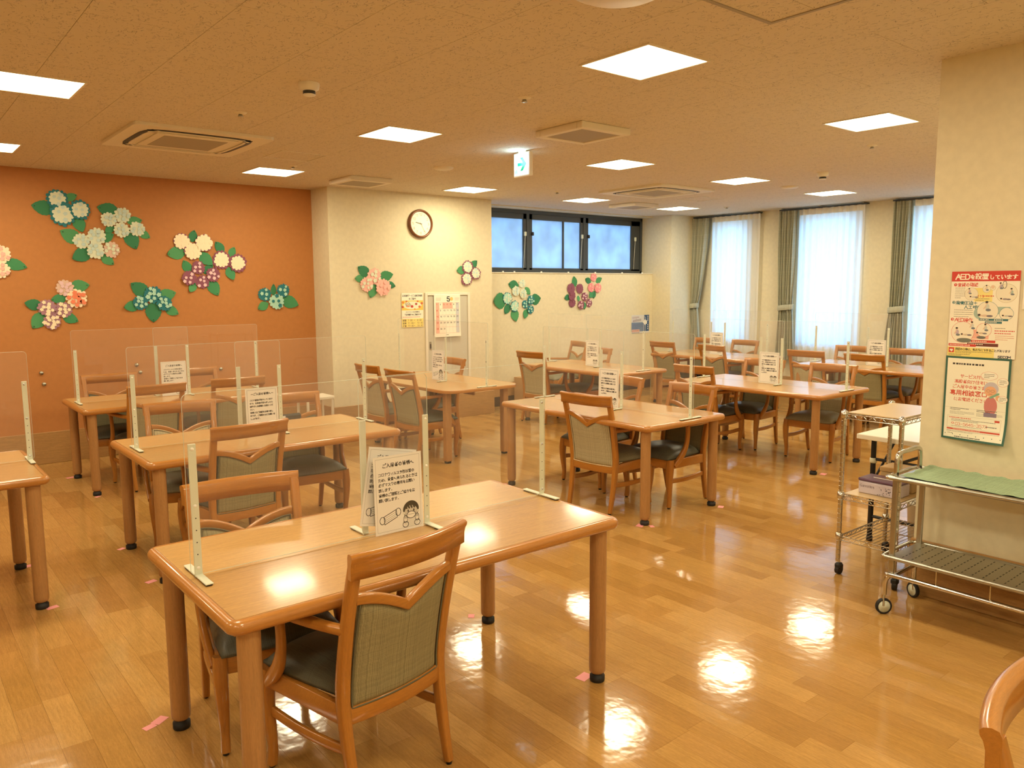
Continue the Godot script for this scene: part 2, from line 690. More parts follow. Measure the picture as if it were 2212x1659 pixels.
# ---------------------------------------------------------------- fixtures on the ceiling
func ceiling_fixtures() -> void:
	var glow := plain(Color8(255, 250, 236), 0.5)
	glow.emission_enabled = true
	glow.emission = PANEL_COLOR
	glow.emission_energy_multiplier = PANEL_GLOW
	var h := 0.2275
	var fr := MB.new()
	for s in [[-h, -h, h, -h + 0.012], [-h, h - 0.012, h, h], [-h, -h + 0.012, -h + 0.012, h - 0.012], [h - 0.012, -h + 0.012, h, h - 0.012]]:
		fr.box(Vector3(s[0], -0.006, s[1]), Vector3(s[2], 0.0, s[3]))
	var frame := fr.done()
	var dif := bbox(Vector3(-h + 0.013, -0.004, -h + 0.013), Vector3(h - 0.013, 0.0, h - 0.013), 0.001)
	var rows := {-7.26: [-1.51, 0.765, 3.04, 5.33, 7.15, 8.96], -4.98: [-1.51, 0.765, 3.04, 5.33, 7.15, 8.96], -2.69: [-1.51, 0.765, 3.04, 5.33, 7.15, 8.96], -0.40: [-1.51, 0.765, 3.04], 1.60: [-1.51, 0.765, 3.04]}
	for z in rows:
		for x in rows[z]:
			var t := thing("ceiling_light", "square white light panel set flush in the speckled ceiling", "ceiling light", Vector3(x, CEIL, z), 0.0, "square light panels in the ceiling")
			part("frame", frame, M.fixture, t)
			part("diffuser", dif, glow, t)
			var a := AreaLight3D.new()
			a.name = "panel_light"
			a.area_size = Vector2(0.42, 0.42)
			a.light_energy = PANEL_ENERGY
			a.light_color = PANEL_COLOR
			a.shadow_enabled = true
			t.add_child(a)
			a.rotation.x = -PI / 2
			a.position.y = -0.008
	# ceiling cassettes
	for e in [[Vector3(1.905, CEIL, -6.09), "white ceiling air conditioner cassette near the orange wall"], [Vector3(7.11, CEIL, -6.08), "white ceiling air conditioner cassette in front of the frosted window"]]:
		var t := thing("air_conditioner", e[1], "air conditioner", e[0])
		var p := rrect(0.95, 0.95, 0.03, 2)
		part("panel", MB.new().slab(PackedVector2Array(p), Vector3(0, -0.022, 0), Vector3.RIGHT, Vector3.FORWARD, 0.022).done(), M.fixture, t)
		for k in 4:
			var sl := MB.new()
			var pts := []
			for j in 13:
				var f := -1.0 + j / 6.0
				pts.append(Vector3(0.35 * f, -0.0225, 0.36 - 0.05 * pow(absf(f), 6.0)))
			var poly := rrect(0.052, 0.004, 0.0015, 1)
			sl.sweep(pts, [poly], Vector3.UP)
			var o := part("outlet_slot", sl.done(), M.black, t)
			o.rotation.y = k * PI / 2
			var fl := MB.new()
			var pts2 := []
			for j in 13:
				var f := -1.0 + j / 6.0
				pts2.append(Vector3(0.345 * f, -0.026, 0.338 - 0.05 * pow(absf(f), 6.0)))
			fl.sweep(pts2, [rrect(0.022, 0.006, 0.002, 1)], Vector3.UP)
			var v := part("louvre", fl.done(), M.fixture, t)
			v.rotation.y = k * PI / 2
		part("intake_frame", bbox(Vector3(-0.28, -0.030, -0.28), Vector3(0.28, -0.022, 0.28), 0.004), M.fixture, t)
		part("intake_grille", bbox(Vector3(-0.22, -0.032, -0.22), Vector3(0.22, -0.0295, 0.22), 0.001), M.grille, t)
	# box vents
	for e in [[Vector3(3.97, CEIL, -4.07), "white square ventilation grille in front of the lit arrow sign"], [Vector3(3.96, CEIL, -7.26), "white square ventilation grille above the clock wall corner"], [Vector3(8.05, CEIL, -7.27), "white square ventilation grille beside the frosted window"]]:
		var t := thing("ceiling_vent", e[1], "vent", e[0])
		var b := MB.new()
		for s in [[-0.235, -0.235, 0.235, -0.185], [-0.235, 0.185, 0.235, 0.235], [-0.235, -0.185, -0.185, 0.185], [0.185, -0.185, 0.235, 0.185]]:
			b.bbox(Vector3(s[0], -0.045, s[1]), Vector3(s[2], 0.0, s[3]), 0.004)
		part("frame", b.done(), M.fixture, t)
		part("grille", box(Vector3(-0.185, -0.040, -0.185), Vector3(0.185, -0.03, 0.185)), M.grille, t)
	# inspection hatches
	var k2 := 0
	for e in [[2.84, -6.31, 0.40, "thin framed square hatch in the ceiling near the orange wall air conditioner"], [8.21, -6.30, 0.40, "thin framed square hatch in the ceiling beside the window-side air conditioner"], [2.79, -1.75, 0.46, "framed square hatch in the ceiling next to the notice wall light panel"]]:
		var t := thing("ceiling_hatch", e[3], "hatch", Vector3(e[0], CEIL, e[1]))
		var q: float = e[2] / 2.0
		var b := MB.new()
		var w := 0.008 if k2 < 2 else 0.018
		for s in [[-q, -q, q, -q + w], [-q, q - w, q, q], [-q, -q + w, -q + w, q - w], [q - w, -q + w, q, q - w]]:
			b.box(Vector3(s[0], -0.004, s[1]), Vector3(s[2], 0.0, s[3]))
		part("rim", b.done(), M.grille if k2 == 2 else M.fixture, t)
		k2 += 1
	# smoke detectors
	for e in [[Vector3(1.92, CEIL, -4.06), "white smoke detector on the ceiling near the orange wall"], [Vector3(7.31, CEIL, -4.15), "white smoke detector on the ceiling towards the curtained windows"]]:
		var t := thing("smoke_detector", e[1], "smoke detector", e[0])
		part("housing", MB.new().lathe([Vector2(0.0, -0.042), Vector2(0.03, -0.042), Vector2(0.052, -0.03), Vector2(0.056, -0.012), Vector2(0.056, 0.0)], Vector3.ZERO, 24).done(), M.plastic, t)
		part("sensor_ring", MB.new().lathe([Vector2(0.03, -0.058), Vector2(0.033, -0.056), Vector2(0.033, -0.040)], Vector3.ZERO, 20).done(), M.dark, t)
		part("sensor_cap", MB.new().lathe([Vector2(0.0, -0.066), Vector2(0.03, -0.064), Vector2(0.034, -0.058), Vector2(0.0, -0.057)], Vector3.ZERO, 20).done(), M.plastic, t)
	# sprinkler heads
	for e in [[3.04, -3.60], [6.21, -3.12], [3.04, -6.81], [6.25, -6.82], [9.35, -6.72], [1.89, -4.98]]:
		var t := thing("sprinkler_head", "small metal sprinkler head in the speckled ceiling", "sprinkler", Vector3(e[0], CEIL, e[1]), 0.0, "sprinkler heads")
		part("rosette", MB.new().lathe([Vector2(0.012, -0.012), Vector2(0.035, -0.005), Vector2(0.04, 0.0)], Vector3.ZERO, 18).done(), M.fixture, t)
		part("deflector", MB.new().lathe([Vector2(0.0, -0.026), Vector2(0.018, -0.024), Vector2(0.010, -0.012), Vector2(0.0, -0.010)], Vector3.ZERO, 12).done(), M.steel, t)
	# ceiling speakers and a dome at the top edge
	for e in [[Vector3(4.17, CEIL, -6.09), "round white flat ceiling disc between the arrow sign and the clock"], [Vector3(8.02, CEIL, -4.94), "round white flat ceiling disc between two window-side light panels"]]:
		var t := thing("ceiling_disc", e[1], "ceiling speaker", e[0])
		part("disc", MB.new().lathe([Vector2(0.0, -0.02), Vector2(0.075, -0.018), Vector2(0.092, -0.008), Vector2(0.094, 0.0)], Vector3.ZERO, 28).done(), M.fixture, t)
	var dm := thing("ceiling_dome", "wide white shallow housing on the ceiling beside the brightest light panel", "ceiling fixture", Vector3(2.18, CEIL, -2.05))
	part("housing", MB.new().lathe([Vector2(0.0, -0.05), Vector2(0.14, -0.048), Vector2(0.18, -0.03), Vector2(0.19, 0.0)], Vector3.ZERO, 32).done(), M.fixture, dm)
	# lit exit sign
	var ex := thing("exit_sign", "small lit white sign with a green arrow hanging from the ceiling", "exit sign", Vector3(4.19, CEIL, -4.98))
	part("hanger", box(Vector3(-0.012, -0.012, -0.05), Vector3(0.012, 0.0, 0.05)), M.fixture, ex)
	part("case", bbox(Vector3(-0.018, -0.202, -0.1), Vector3(0.018, -0.012, 0.1), 0.004), M.plastic, ex)
	var face := plain(Color8(225, 245, 250), 0.4)
	face.emission_enabled = true
	face.emission = Color(0.80, 0.95, 1.0)
	face.emission_energy_multiplier = 0.9 / EXPOSURE
	var green := plain(Color8(20, 140, 100), 0.4)
	green.emission_enabled = true
	green.emission = Color(0.05, 0.55, 0.36)
	green.emission_energy_multiplier = 0.8 / EXPOSURE
	for s in [-1.0, 1.0]:
		part("lit_face", box(Vector3(0.018 * s - 0.001, -0.19, -0.09), Vector3(0.018 * s + 0.001, -0.024, 0.09)), face, ex)
		# arrow pointing to the pictured right: towards +z seen from -x
		var ar := PackedVector2Array([Vector2(-0.05, -0.012), Vector2(0.012, -0.012), Vector2(-0.018, -0.052), Vector2(0.012, -0.052), Vector2(0.055, 0.0), Vector2(0.012, 0.052), Vector2(-0.018, 0.052), Vector2(0.012, 0.012), Vector2(-0.05, 0.012)])
		part("arrow", MB.new().slab(ar, Vector3(0.0192 * s - 0.0004, -0.105, 0.005), Vector3(0, 0, 1), Vector3.UP, 0.001).done(), green, ex)
		var mark := MB.new()
		for r in [[-0.075, -0.175, -0.072, -0.15], [-0.058, -0.175, -0.055, -0.15], [-0.075, -0.153, -0.055, -0.15], [-0.072, -0.165, -0.058, -0.163]]:
			mark.box(Vector3(0.0194 * s - 0.0004, r[1], r[0]), Vector3(0.0194 * s + 0.0004, r[3], r[2]))
		part("small_mark", mark.done(), green, ex)
	var el := OmniLight3D.new()
	el.name = "sign_light"
	el.light_color = Color(0.75, 0.92, 1.0)
	el.light_energy = 0.02
	el.omni_range = 12.0
	el.omni_attenuation = 2.0
	el.light_size = 0.05
	el.shadow_enabled = true
	ex.add_child(el)
	el.position = Vector3(-0.05, -0.08, 0)


# ---------------------------------------------------------------- windows and curtains
func windows() -> void:
	# high frosted window behind the tables
	var frost := plain(Color8(225, 236, 245), 0.35)
	frost.backlight_enabled = true
	frost.backlight = Color(1, 1, 1)
	var s1 := noise_image(256, 0.012, 3, 71)
	frost.albedo_texture = tex_from(256, 256, func(x, y):
		var v: float = s1.get_pixel(x, y).r
		var k := 0.90 + 0.1 * v
		return Color(k * 0.94, k * 0.98, k))
	frost.uv1_triplanar = true
	frost.uv1_world_triplanar = true
	frost.uv1_scale = Vector3(0.8, 0.8, 0.8)
	var w := Node3D.new()
	w.name = "window_1"
	w.set_meta("kind", "structure")
	add_child(w)
	var zf := -8.588
	var y0 := 1.815
	var y1 := 2.688
	var f := MB.new()
	f.bbox(Vector3(6.15, y0, zf - 0.04), Vector3(9.69, y0 + 0.045, zf + 0.03), 0.003)
	f.bbox(Vector3(6.15, y1 - 0.05, zf - 0.04), Vector3(9.69, y1, zf + 0.03), 0.003)
	f.bbox(Vector3(9.645, y0, zf - 0.04), Vector3(9.69, y1, zf + 0.03), 0.003)
	f.bbox(Vector3(7.265, y0, zf - 0.04), Vector3(7.315, y1, zf + 0.025), 0.003)
	f.bbox(Vector3(8.38, y0, zf - 0.04), Vector3(8.43, y1, zf + 0.025), 0.003)
	part("window_frame", f.done(), M.frame_dark, w)
	for e in [[6.16, 7.262], [7.318, 8.377], [8.433, 9.64]]:
		var s := Node3D.new()
		s.name = "sash"
		w.add_child(s, true)
		var b := MB.new()
		var xa: float = e[0]
		var xb: float = e[1]
		b.bbox(Vector3(xa, y0 + 0.045, zf - 0.02), Vector3(xb, y0 + 0.07, zf + 0.018), 0.002)
		b.bbox(Vector3(xa, y1 - 0.125, zf - 0.02), Vector3(xb, y1 - 0.05, zf + 0.018), 0.002)
		b.bbox(Vector3(xa, y0 + 0.045, zf - 0.02), Vector3(xa + 0.055, y1 - 0.05, zf + 0.018), 0.002)
		b.bbox(Vector3(xb - (0.055 if xb < 9.0 else 0.2), y0 + 0.045, zf - 0.02), Vector3(xb, y1 - 0.05, zf + 0.018), 0.002)
		part("sash_rail", b.done(), M.frame_dark, s)
		part("frosted_pane", box(Vector3(xa + 0.05, y0 + 0.06, zf - 0.008), Vector3(xb - 0.05, y1 - 0.11, zf - 0.002)), frost, s)
		if xa > 7.0 and xb < 9.0:
			part("glazing_bar", bbox(Vector3(7.965, y0 + 0.05, zf - 0.012), Vector3(7.99, y1 - 0.06, zf + 0.02), 0.002), M.frame_dark, s)
		# stay arm and latch
		var xs := xb - (0.03 if xb < 9.0 else 0.12)
		part("stay_arm", MB.new().tube([Vector3(xs - 0.03, y0 + 0.07, zf + 0.028), Vector3(xs, y1 - 0.33, zf + 0.032)], 0.006, 6).done(), M.steel, s)
		part("latch", bbox(Vector3(xs - 0.018, y1 - 0.36, zf + 0.02), Vector3(xs + 0.018, y1 - 0.30, zf + 0.045), 0.005), M.bracket, s)
		if xa > 6.5:
			part("latch_knob", bbox(Vector3(xa + 0.035, y1 - 0.35, zf + 0.018), Vector3(xa + 0.07, y1 - 0.30, zf + 0.045), 0.006), M.black, s)
	part("window_sill", bbox(Vector3(6.156, 1.803, WIN_Z - 0.23), Vector3(9.69, 1.816, WIN_Z + 0.012), 0.003), M.white_paint, w)
	for x in [6.66, 6.86, 7.35, 7.87, 8.42, 9.0, 9.46]:
		part("sill_clip", bbox(Vector3(x - 0.012, 1.816, WIN_Z - 0.02), Vector3(x + 0.012, 1.832, WIN_Z), 0.004), M.paper, w)

	# three tall windows with curtains in the right-hand wall
	var glass := plain(Color(1, 1, 1, 0.04), 0.0)
	glass.transparency = BaseMaterial3D.TRANSPARENCY_ALPHA
	var sheer := plain(Color8(246, 246, 244), 0.9)
	sheer.backlight_enabled = true
	sheer.backlight = Color(1, 1, 1)
	var drape_m := mapped(Color8(226, 226, 204), 0.9, weave_tex, Vector3(5, 5, 5))
	var tie_m := mapped(Color8(232, 232, 212), 0.9, weave_tex, Vector3(5, 5, 5))
	var n := 2
	for e in [[-7.66, -7.02], [-6.2, -5.30], [-4.62, -3.72]]:
		var q := Node3D.new()
		q.name = "window_%d" % n
		q.set_meta("kind", "structure")
		add_child(q)
		n += 1
		var x := CURT_X + 0.12
		var b := MB.new()
		b.bbox(Vector3(x - 0.03, 0.78, e[0]), Vector3(x + 0.03, 0.83, e[1]), 0.003)
		b.bbox(Vector3(x - 0.03, 2.56, e[0]), Vector3(x + 0.03, 2.61, e[1]), 0.003)
		b.bbox(Vector3(x - 0.03, 0.83, e[0]), Vector3(x + 0.03, 2.56, e[0] + 0.05), 0.003)
		b.bbox(Vector3(x - 0.03, 0.83, e[1] - 0.05), Vector3(x + 0.03, 2.56, e[1]), 0.003)
		part("window_frame", b.done(), M.frame_dark, q)
		var gq := MB.new()
		gq.quad(Vector3(x, 0.83, e[0] + 0.05), Vector3(x, 0.83, e[1] - 0.05), Vector3(x, 2.56, e[1] - 0.05), Vector3(x, 2.56, e[0] + 0.05))
		part("pane", gq.done(), glass, q)
		part("window_sill", bbox(Vector3(CURT_X - 0.02, 0.765, e[0] - 0.03), Vector3(CURT_X + 0.09, 0.78, e[1] + 0.03), 0.003), M.white_paint, q)
	var words := ["corner", "middle", "notice-wall side"]
	var spans := [[-8.07, -6.77, -7.66, -6.79], [-6.45, -5.17, -6.17, -5.22], [-4.83, -3.5, -4.59, -3.62]]
	var drapes := [[-8.06, -7.66, -7.99, -7.855, -8.04, -7.80], [-6.44, -6.165, -6.395, -6.19, -6.42, -6.14], [-4.81, -4.585, -4.80, -4.63, -4.86, -4.60]]
	for k in 3:
		var near: String = ["next to the room corner pillar", "of the middle tall window", "of the tall window beside the notice wall"][k]
		var rail := thing("curtain_rail", "dark double curtain rail " + near, "curtain rail")
		for dx in [0.05, 0.11]:
			part("track", bbox(Vector3(CURT_X - dx - 0.012, 2.672, spans[k][0]), Vector3(CURT_X - dx + 0.012, 2.69, spans[k][1]), 0.003), M.frame_dark, rail)
		for j in 3:
			var zb: float = lerpf(spans[k][0] + 0.05, spans[k][1] - 0.05, j / 2.0)
			part("rail_bracket", bbox(Vector3(CURT_X - 0.125, 2.69, zb - 0.015), Vector3(CURT_X, 2.7, zb + 0.015), 0.002), M.steel, rail)
		var sh := thing("sheer_curtain", "white sheer curtain " + near, "curtain")
		part("cloth", sheet_folds(spans[k][2], spans[k][3], 0.535, 2.672, CURT_X - 0.055, 0.016, 13 + k), sheer, sh)
		part("heading_tape", sheet_folds(spans[k][2], spans[k][3], 2.595, 2.674, CURT_X - 0.060, 0.016, 13 + k), M.paper, sh)
		var dr := thing("drape", "grey-green drape gathered in a tie-back " + near, "curtain")
		part("cloth", drape_mesh(drapes[k], CURT_X - 0.115), drape_m, dr)
		var d: Array = drapes[k]
		part("tie_back", tie_mesh(d[2] - 0.012, d[3] + 0.012, 1.30, CURT_X - 0.115), tie_m, dr)

func sheet_folds(z0: float, z1: float, y0: float, y1: float, x: float, amp: float, sd: int) -> ArrayMesh:
	var r := RandomNumberGenerator.new()
	r.seed = sd
	var cols := 120
	var rows := 10
	var ph := r.randf() * TAU
	var grid := []
	for j in rows + 1:
		var line := []
		var v := float(j) / rows
		for i in cols + 1:
			var u := float(i) / cols
			var w := (z1 - z0) * u
			var a := sin(w * 62.0 + ph + 0.9 * sin(w * 9.0)) * amp + 0.35 * amp * sin(w * 131.0 + 1.3)
			line.append(Vector3(x + a * (0.75 + 0.35 * (1.0 - v)), lerpf(y0, y1, v), z0 + w))
		grid.append(line)
	var m := MB.new()
	m.smooth(true)
	for j in rows:
		for i in cols:
			m.quad(grid[j][i + 1], grid[j][i], grid[j + 1][i], grid[j + 1][i + 1])
	return m.done()

func drape_mesh(d: Array, x: float) -> ArrayMesh:
	# d: top z0, z1, tied z0, z1, hem z0, z1
	var rows := 40
	var cols := 72
	var y0 := 0.55
	var y1 := 2.665
	var grid := []
	for j in rows + 1:
		var y := lerpf(y0, y1, float(j) / rows)
		var a: float
		var b: float
		var amp: float
		if y > 1.30:
			var t := (y - 1.30) / (y1 - 1.30)
			var e := pow(t, 0.62)
			a = lerpf(d[2], d[0], pow(t, 0.3))
			b = lerpf(d[3], d[1], e)
			amp = lerpf(0.030, 0.024, t)
		else:
			var t := (1.30 - y) / (1.30 - y0)
			var e := pow(t, 0.7)
			a = lerpf(d[2], d[4], e)
			b = lerpf(d[3], d[5], e)
			amp = lerpf(0.030, 0.040, t)
		var line := []
		for i in cols + 1:
			var u := float(i) / cols
			var s := sin(u * TAU * 6.0 + 0.5 * sin(y * 2.2)) * amp * (1.0 if y < 2.45 else 0.7)
			s += 0.012 * sin(u * 23.0 + y * 3.0)
			line.append(Vector3(x - s - 0.01, y, lerpf(a, b, u)))
		grid.append(line)
	var m := MB.new()
	m.smooth(true)
	for j in rows:
		for i in cols:
			m.quad(grid[j][i + 1], grid[j][i], grid[j + 1][i], grid[j + 1][i + 1])
			var o := Vector3(0.004, 0, 0)
			m.quad(grid[j][i] + o, grid[j][i + 1] + o, grid[j + 1][i + 1] + o, grid[j + 1][i] + o)
	return m.done()

func tie_mesh(z0: float, z1: float, y: float, x: float) -> ArrayMesh:
	var path := []
	for k in 24:
		var a := TAU * k / 24.0
		path.append(Vector3(x - 0.008 + cos(a) * 0.062, y + 0.012 * sin(a), (z0 + z1) / 2 + sin(a) * ((z1 - z0) / 2 + 0.006)))
	return MB.new().sweep(path, [rrect(0.006, 0.075, 0.002, 1)], Vector3.UP, true).done()


# ---------------------------------------------------------------- tables
func ring_path(hx: float, hz: float, r: float, y: float, seg := 6) -> Array:
	var out := []
	for k in 4:
		var c := Vector2((hx - r) * [1, -1, -1, 1][k], (hz - r) * [1, 1, -1, -1][k])
		for j in seg + 1:
			var a := PI / 2 * (k + float(j) / seg)
			out.append(Vector3(c.x + cos(a) * r, y, -(c.y + sin(a) * r)))
	return out

func make_table(called: String, label: String) -> Node3D:
	var t := thing(called, label, "table", Vector3.ZERO, 0.0, "wooden dining tables")
	var hx := 0.793
	var hz := 0.434
	var e := 0.028
	var prof := [Vector2(-e, -0.001)]
	for k in 9:
		var a := PI / 2 - PI * k / 8.0
		prof.append(Vector2(0.004 - 0.004 - 0.021 + cos(a) * 0.021, -0.0225 + sin(a) * 0.0225))
	prof.append(Vector2(-e, -0.045))
	# the outline runs with its outside on the right hand, as sweep() lays it
	var path := ring_path(hx, hz, 0.045, TOP, 6)
	var m := MB.new()
	var flip := []
	for p in prof:
		flip.append(Vector2(p.x, p.y))
	m.sweep(path, [flip], Vector3.UP, true)
	part("edge_band", m.done(), M.table_edge, t)
	var ix := hx - e - 0.0012
	var iz := hz - e - 0.0012
	part("top_board", bbox(Vector3(-ix, TOP - 0.02, -iz), Vector3(ix, TOP - 0.0006, -0.0006), 0.0008), M.table_top, t)
	part("top_board", bbox(Vector3(-ix, TOP - 0.02, 0.0006), Vector3(ix, TOP - 0.0006, iz), 0.0008), M.table_top_b, t)
	part("core", box(Vector3(-hx + 0.02, TOP - 0.044, -hz + 0.02), Vector3(hx - 0.02, TOP - 0.006, hz - 0.02)), M.table_leg, t)
	for sx in [-1, 1]:
		for sz in [-1, 1]:
			var at := Vector3(0.7176 * sx, 0, 0.3704 * sz)
			var lg := part("leg", MB.new().lathe([Vector2(0.0, 0.036), Vector2(0.026, 0.036), Vector2(0.033, 0.044), Vector2(0.0345, 0.06), Vector2(0.0345, TOP - 0.044)], Vector3.ZERO, 20).done(), M.table_leg, t)
			lg.position = at
			part("foot", MB.new().lathe([Vector2(0.0, 0.0), Vector2(0.029, 0.0), Vector2(0.031, 0.004), Vector2(0.031, 0.024), Vector2(0.022, 0.028), Vector2(0.022, 0.038)], Vector3.ZERO, 18).done(), M.rubber, lg)
	return t

func make_round_corner_table(label: String) -> Node3D:
	var t := thing("round_cornered_table", label, "table", Vector3.ZERO, 0.0)
	var poly := []
	for p in ring_path(0.80, 0.425, 0.14, 0.0, 8):
		poly.append(Vector2(p.x, -p.z))
	var m := MB.new()
	m.slab(PackedVector2Array(poly), Vector3(0, TOP - 0.022, 0), Vector3.RIGHT, Vector3.FORWARD, 0.0219)
	part("top", m.done(), M.table_top, t)
	part("edge_band", MB.new().sweep(ring_path(0.804, 0.429, 0.144, TOP - 0.014, 8), [rrect(0.012, 0.03, 0.004, 2)], Vector3.UP, true).done(), M.table_edge, t)
	for sx in [-1, 1]:
		for sz in [-1, 1]:
			var lg := part("leg", bbox(Vector3(-0.031, 0.02, -0.031), Vector3(0.031, TOP - 0.022, 0.031), 0.006), M.table_leg, t)
			lg.position = Vector3(0.65 * sx, 0, 0.335 * sz)
			part("foot", bbox(Vector3(-0.024, 0.0, -0.024), Vector3(0.024, 0.021, 0.024), 0.004), M.rubber, lg)
	part("apron", bbox(Vector3(-0.62, TOP - 0.09, -0.01), Vector3(0.62, TOP - 0.023, 0.01), 0.002), M.table_leg, t)
	return t

# one 900 x 600 acrylic sheet in the x-y plane with two metal brackets; foot = -1, 0 (both) or 1 along z
func make_screen(called: String, label: String, group: String, x0: float, x1: float, za: float, stands: Array, white_screws: bool) -> Node3D:
	var t := thing(called, label, "acrylic screen", Vector3.ZERO, 0.0, group)
	var y0 := TOP + 0.006
	var y1 := TOP + 0.596
	var r := 0.018
	var poly := PackedVector2Array()
	for p in rrect(x1 - x0, y1 - y0, r, 4):
		poly.append(p)
	var c := Vector3((x0 + x1) / 2, (y0 + y1) / 2, za)
	var m := MB.new()
	m.smooth(false)
	for k in poly.size():
		var a := poly[k]
		var b := poly[(k + 1) % poly.size()]
		m.tri(c, c + Vector3(a.x, a.y, 0), c + Vector3(b.x, b.y, 0))
	part("pane", m.done(), M.pane, t)
	var ring := []
	for p in poly:
		ring.append(c + Vector3(p.x, p.y, 0))
	part("pane_edge", MB.new().sweep(ring, [rrect(0.0012, 0.003, 0.0004, 1)], Vector3(0, 0, 1), true).done(), M.pane_edge, t)
	for s in stands:
		var xs: float = s[0]
		var b := MB.new()
		var sg := -1.0 if s[1] < 0 else 1.0
		b.bbox(Vector3(xs - 0.0125, TOP + 0.001, za + sg * 0.0055 - 0.0025), Vector3(xs + 0.0125, TOP + 0.437, za + sg * 0.0055 + 0.0025), 0.0015)
		var br := part("bracket", b.done(), M.bracket, t)
		var ft := MB.new()
		if s[1] <= 0:
			ft.bbox(Vector3(xs - 0.0125, TOP + 0.004, za - 0.112), Vector3(xs + 0.0125, TOP + 0.009, za - 0.002), 0.0015)
		if s[1] >= 0:
			ft.bbox(Vector3(xs - 0.0125, TOP + 0.004, za + 0.002), Vector3(xs + 0.0125, TOP + 0.009, za + 0.112), 0.0015)
		part("foot", ft.done(), M.bracket, br)
		if s[1] <= 0:
			part("rubber_pad", box(Vector3(xs - 0.010, TOP + 0.0002, za - 0.108), Vector3(xs + 0.010, TOP + 0.004, za - 0.07)), M.rubber, br)
		if s[1] >= 0:
			part("rubber_pad", box(Vector3(xs - 0.010, TOP + 0.0002, za + 0.07), Vector3(xs + 0.010, TOP + 0.004, za + 0.108)), M.rubber, br)
		var zs := za + sg * 0.008
		for y in [0.42, 0.235, 0.03]:
			var sc := part("screw", MB.new().lathe([Vector2(0.0, 0.0035), Vector2(0.004, 0.003), Vector2(0.0062, 0.0)], Vector3.ZERO, 10).done(), M.screw_white if white_screws else M.screw, br)
			sc.position = Vector3(xs, TOP + y, zs)
			sc.rotation.x = PI / 2 * sg
		var hr := MB.new()
		for y in [0.195, 0.155, 0.115, 0.075]:
			var q := PackedVector2Array()
			for k in 8:
				q.append(Vector2(cos(TAU * k / 8), sin(TAU * k / 8)) * 0.0022)
			if sg > 0:
				hr.slab(q, Vector3(xs, TOP + y, zs - 0.0004), Vector3.RIGHT, Vector3.UP, 0.0006)
			else:
				hr.slab(q, Vector3(xs, TOP + y, zs + 0.0004), Vector3.LEFT, Vector3.UP, 0.0006)
		part("hole_row", hr.done(), M.hole, br)
	return t

const TABLES := [
	# name of the place, x, z, turn about y, notice
	["with the two overlapping mask notices", 1.4898, -2.5316, 0.0, "mask2"],
	["between the mask-notice table and the orange wall table", 1.8699, -4.8398, 0.0, "wait"],
	["alongside the orange wall", 1.9944, -7.142, 0.0, "mask"],
	["standing end to end with the one beside the orange wall row", -0.1572, -4.8737, 0.0, ""],
	["in mid-hall, turned crosswise, ahead of the mask-notice table", 4.3531, -4.178, 1.5708, "wait"],
	["in front of the grey hatch door", 4.37, -6.545, 1.5708, "mask"],
	["below the frosted window beside the concrete block", 6.50, -6.50, 1.5708, "wait"],
	["beside the wire rack, turned crosswise", 6.5526, -4.2005, 1.5708, "wait"],
	["by the corner curtained window", 8.86, -6.49, 1.5708, "wait"],
	["by the middle curtained window", 8.90, -4.32, 1.5708, "wait"],
]

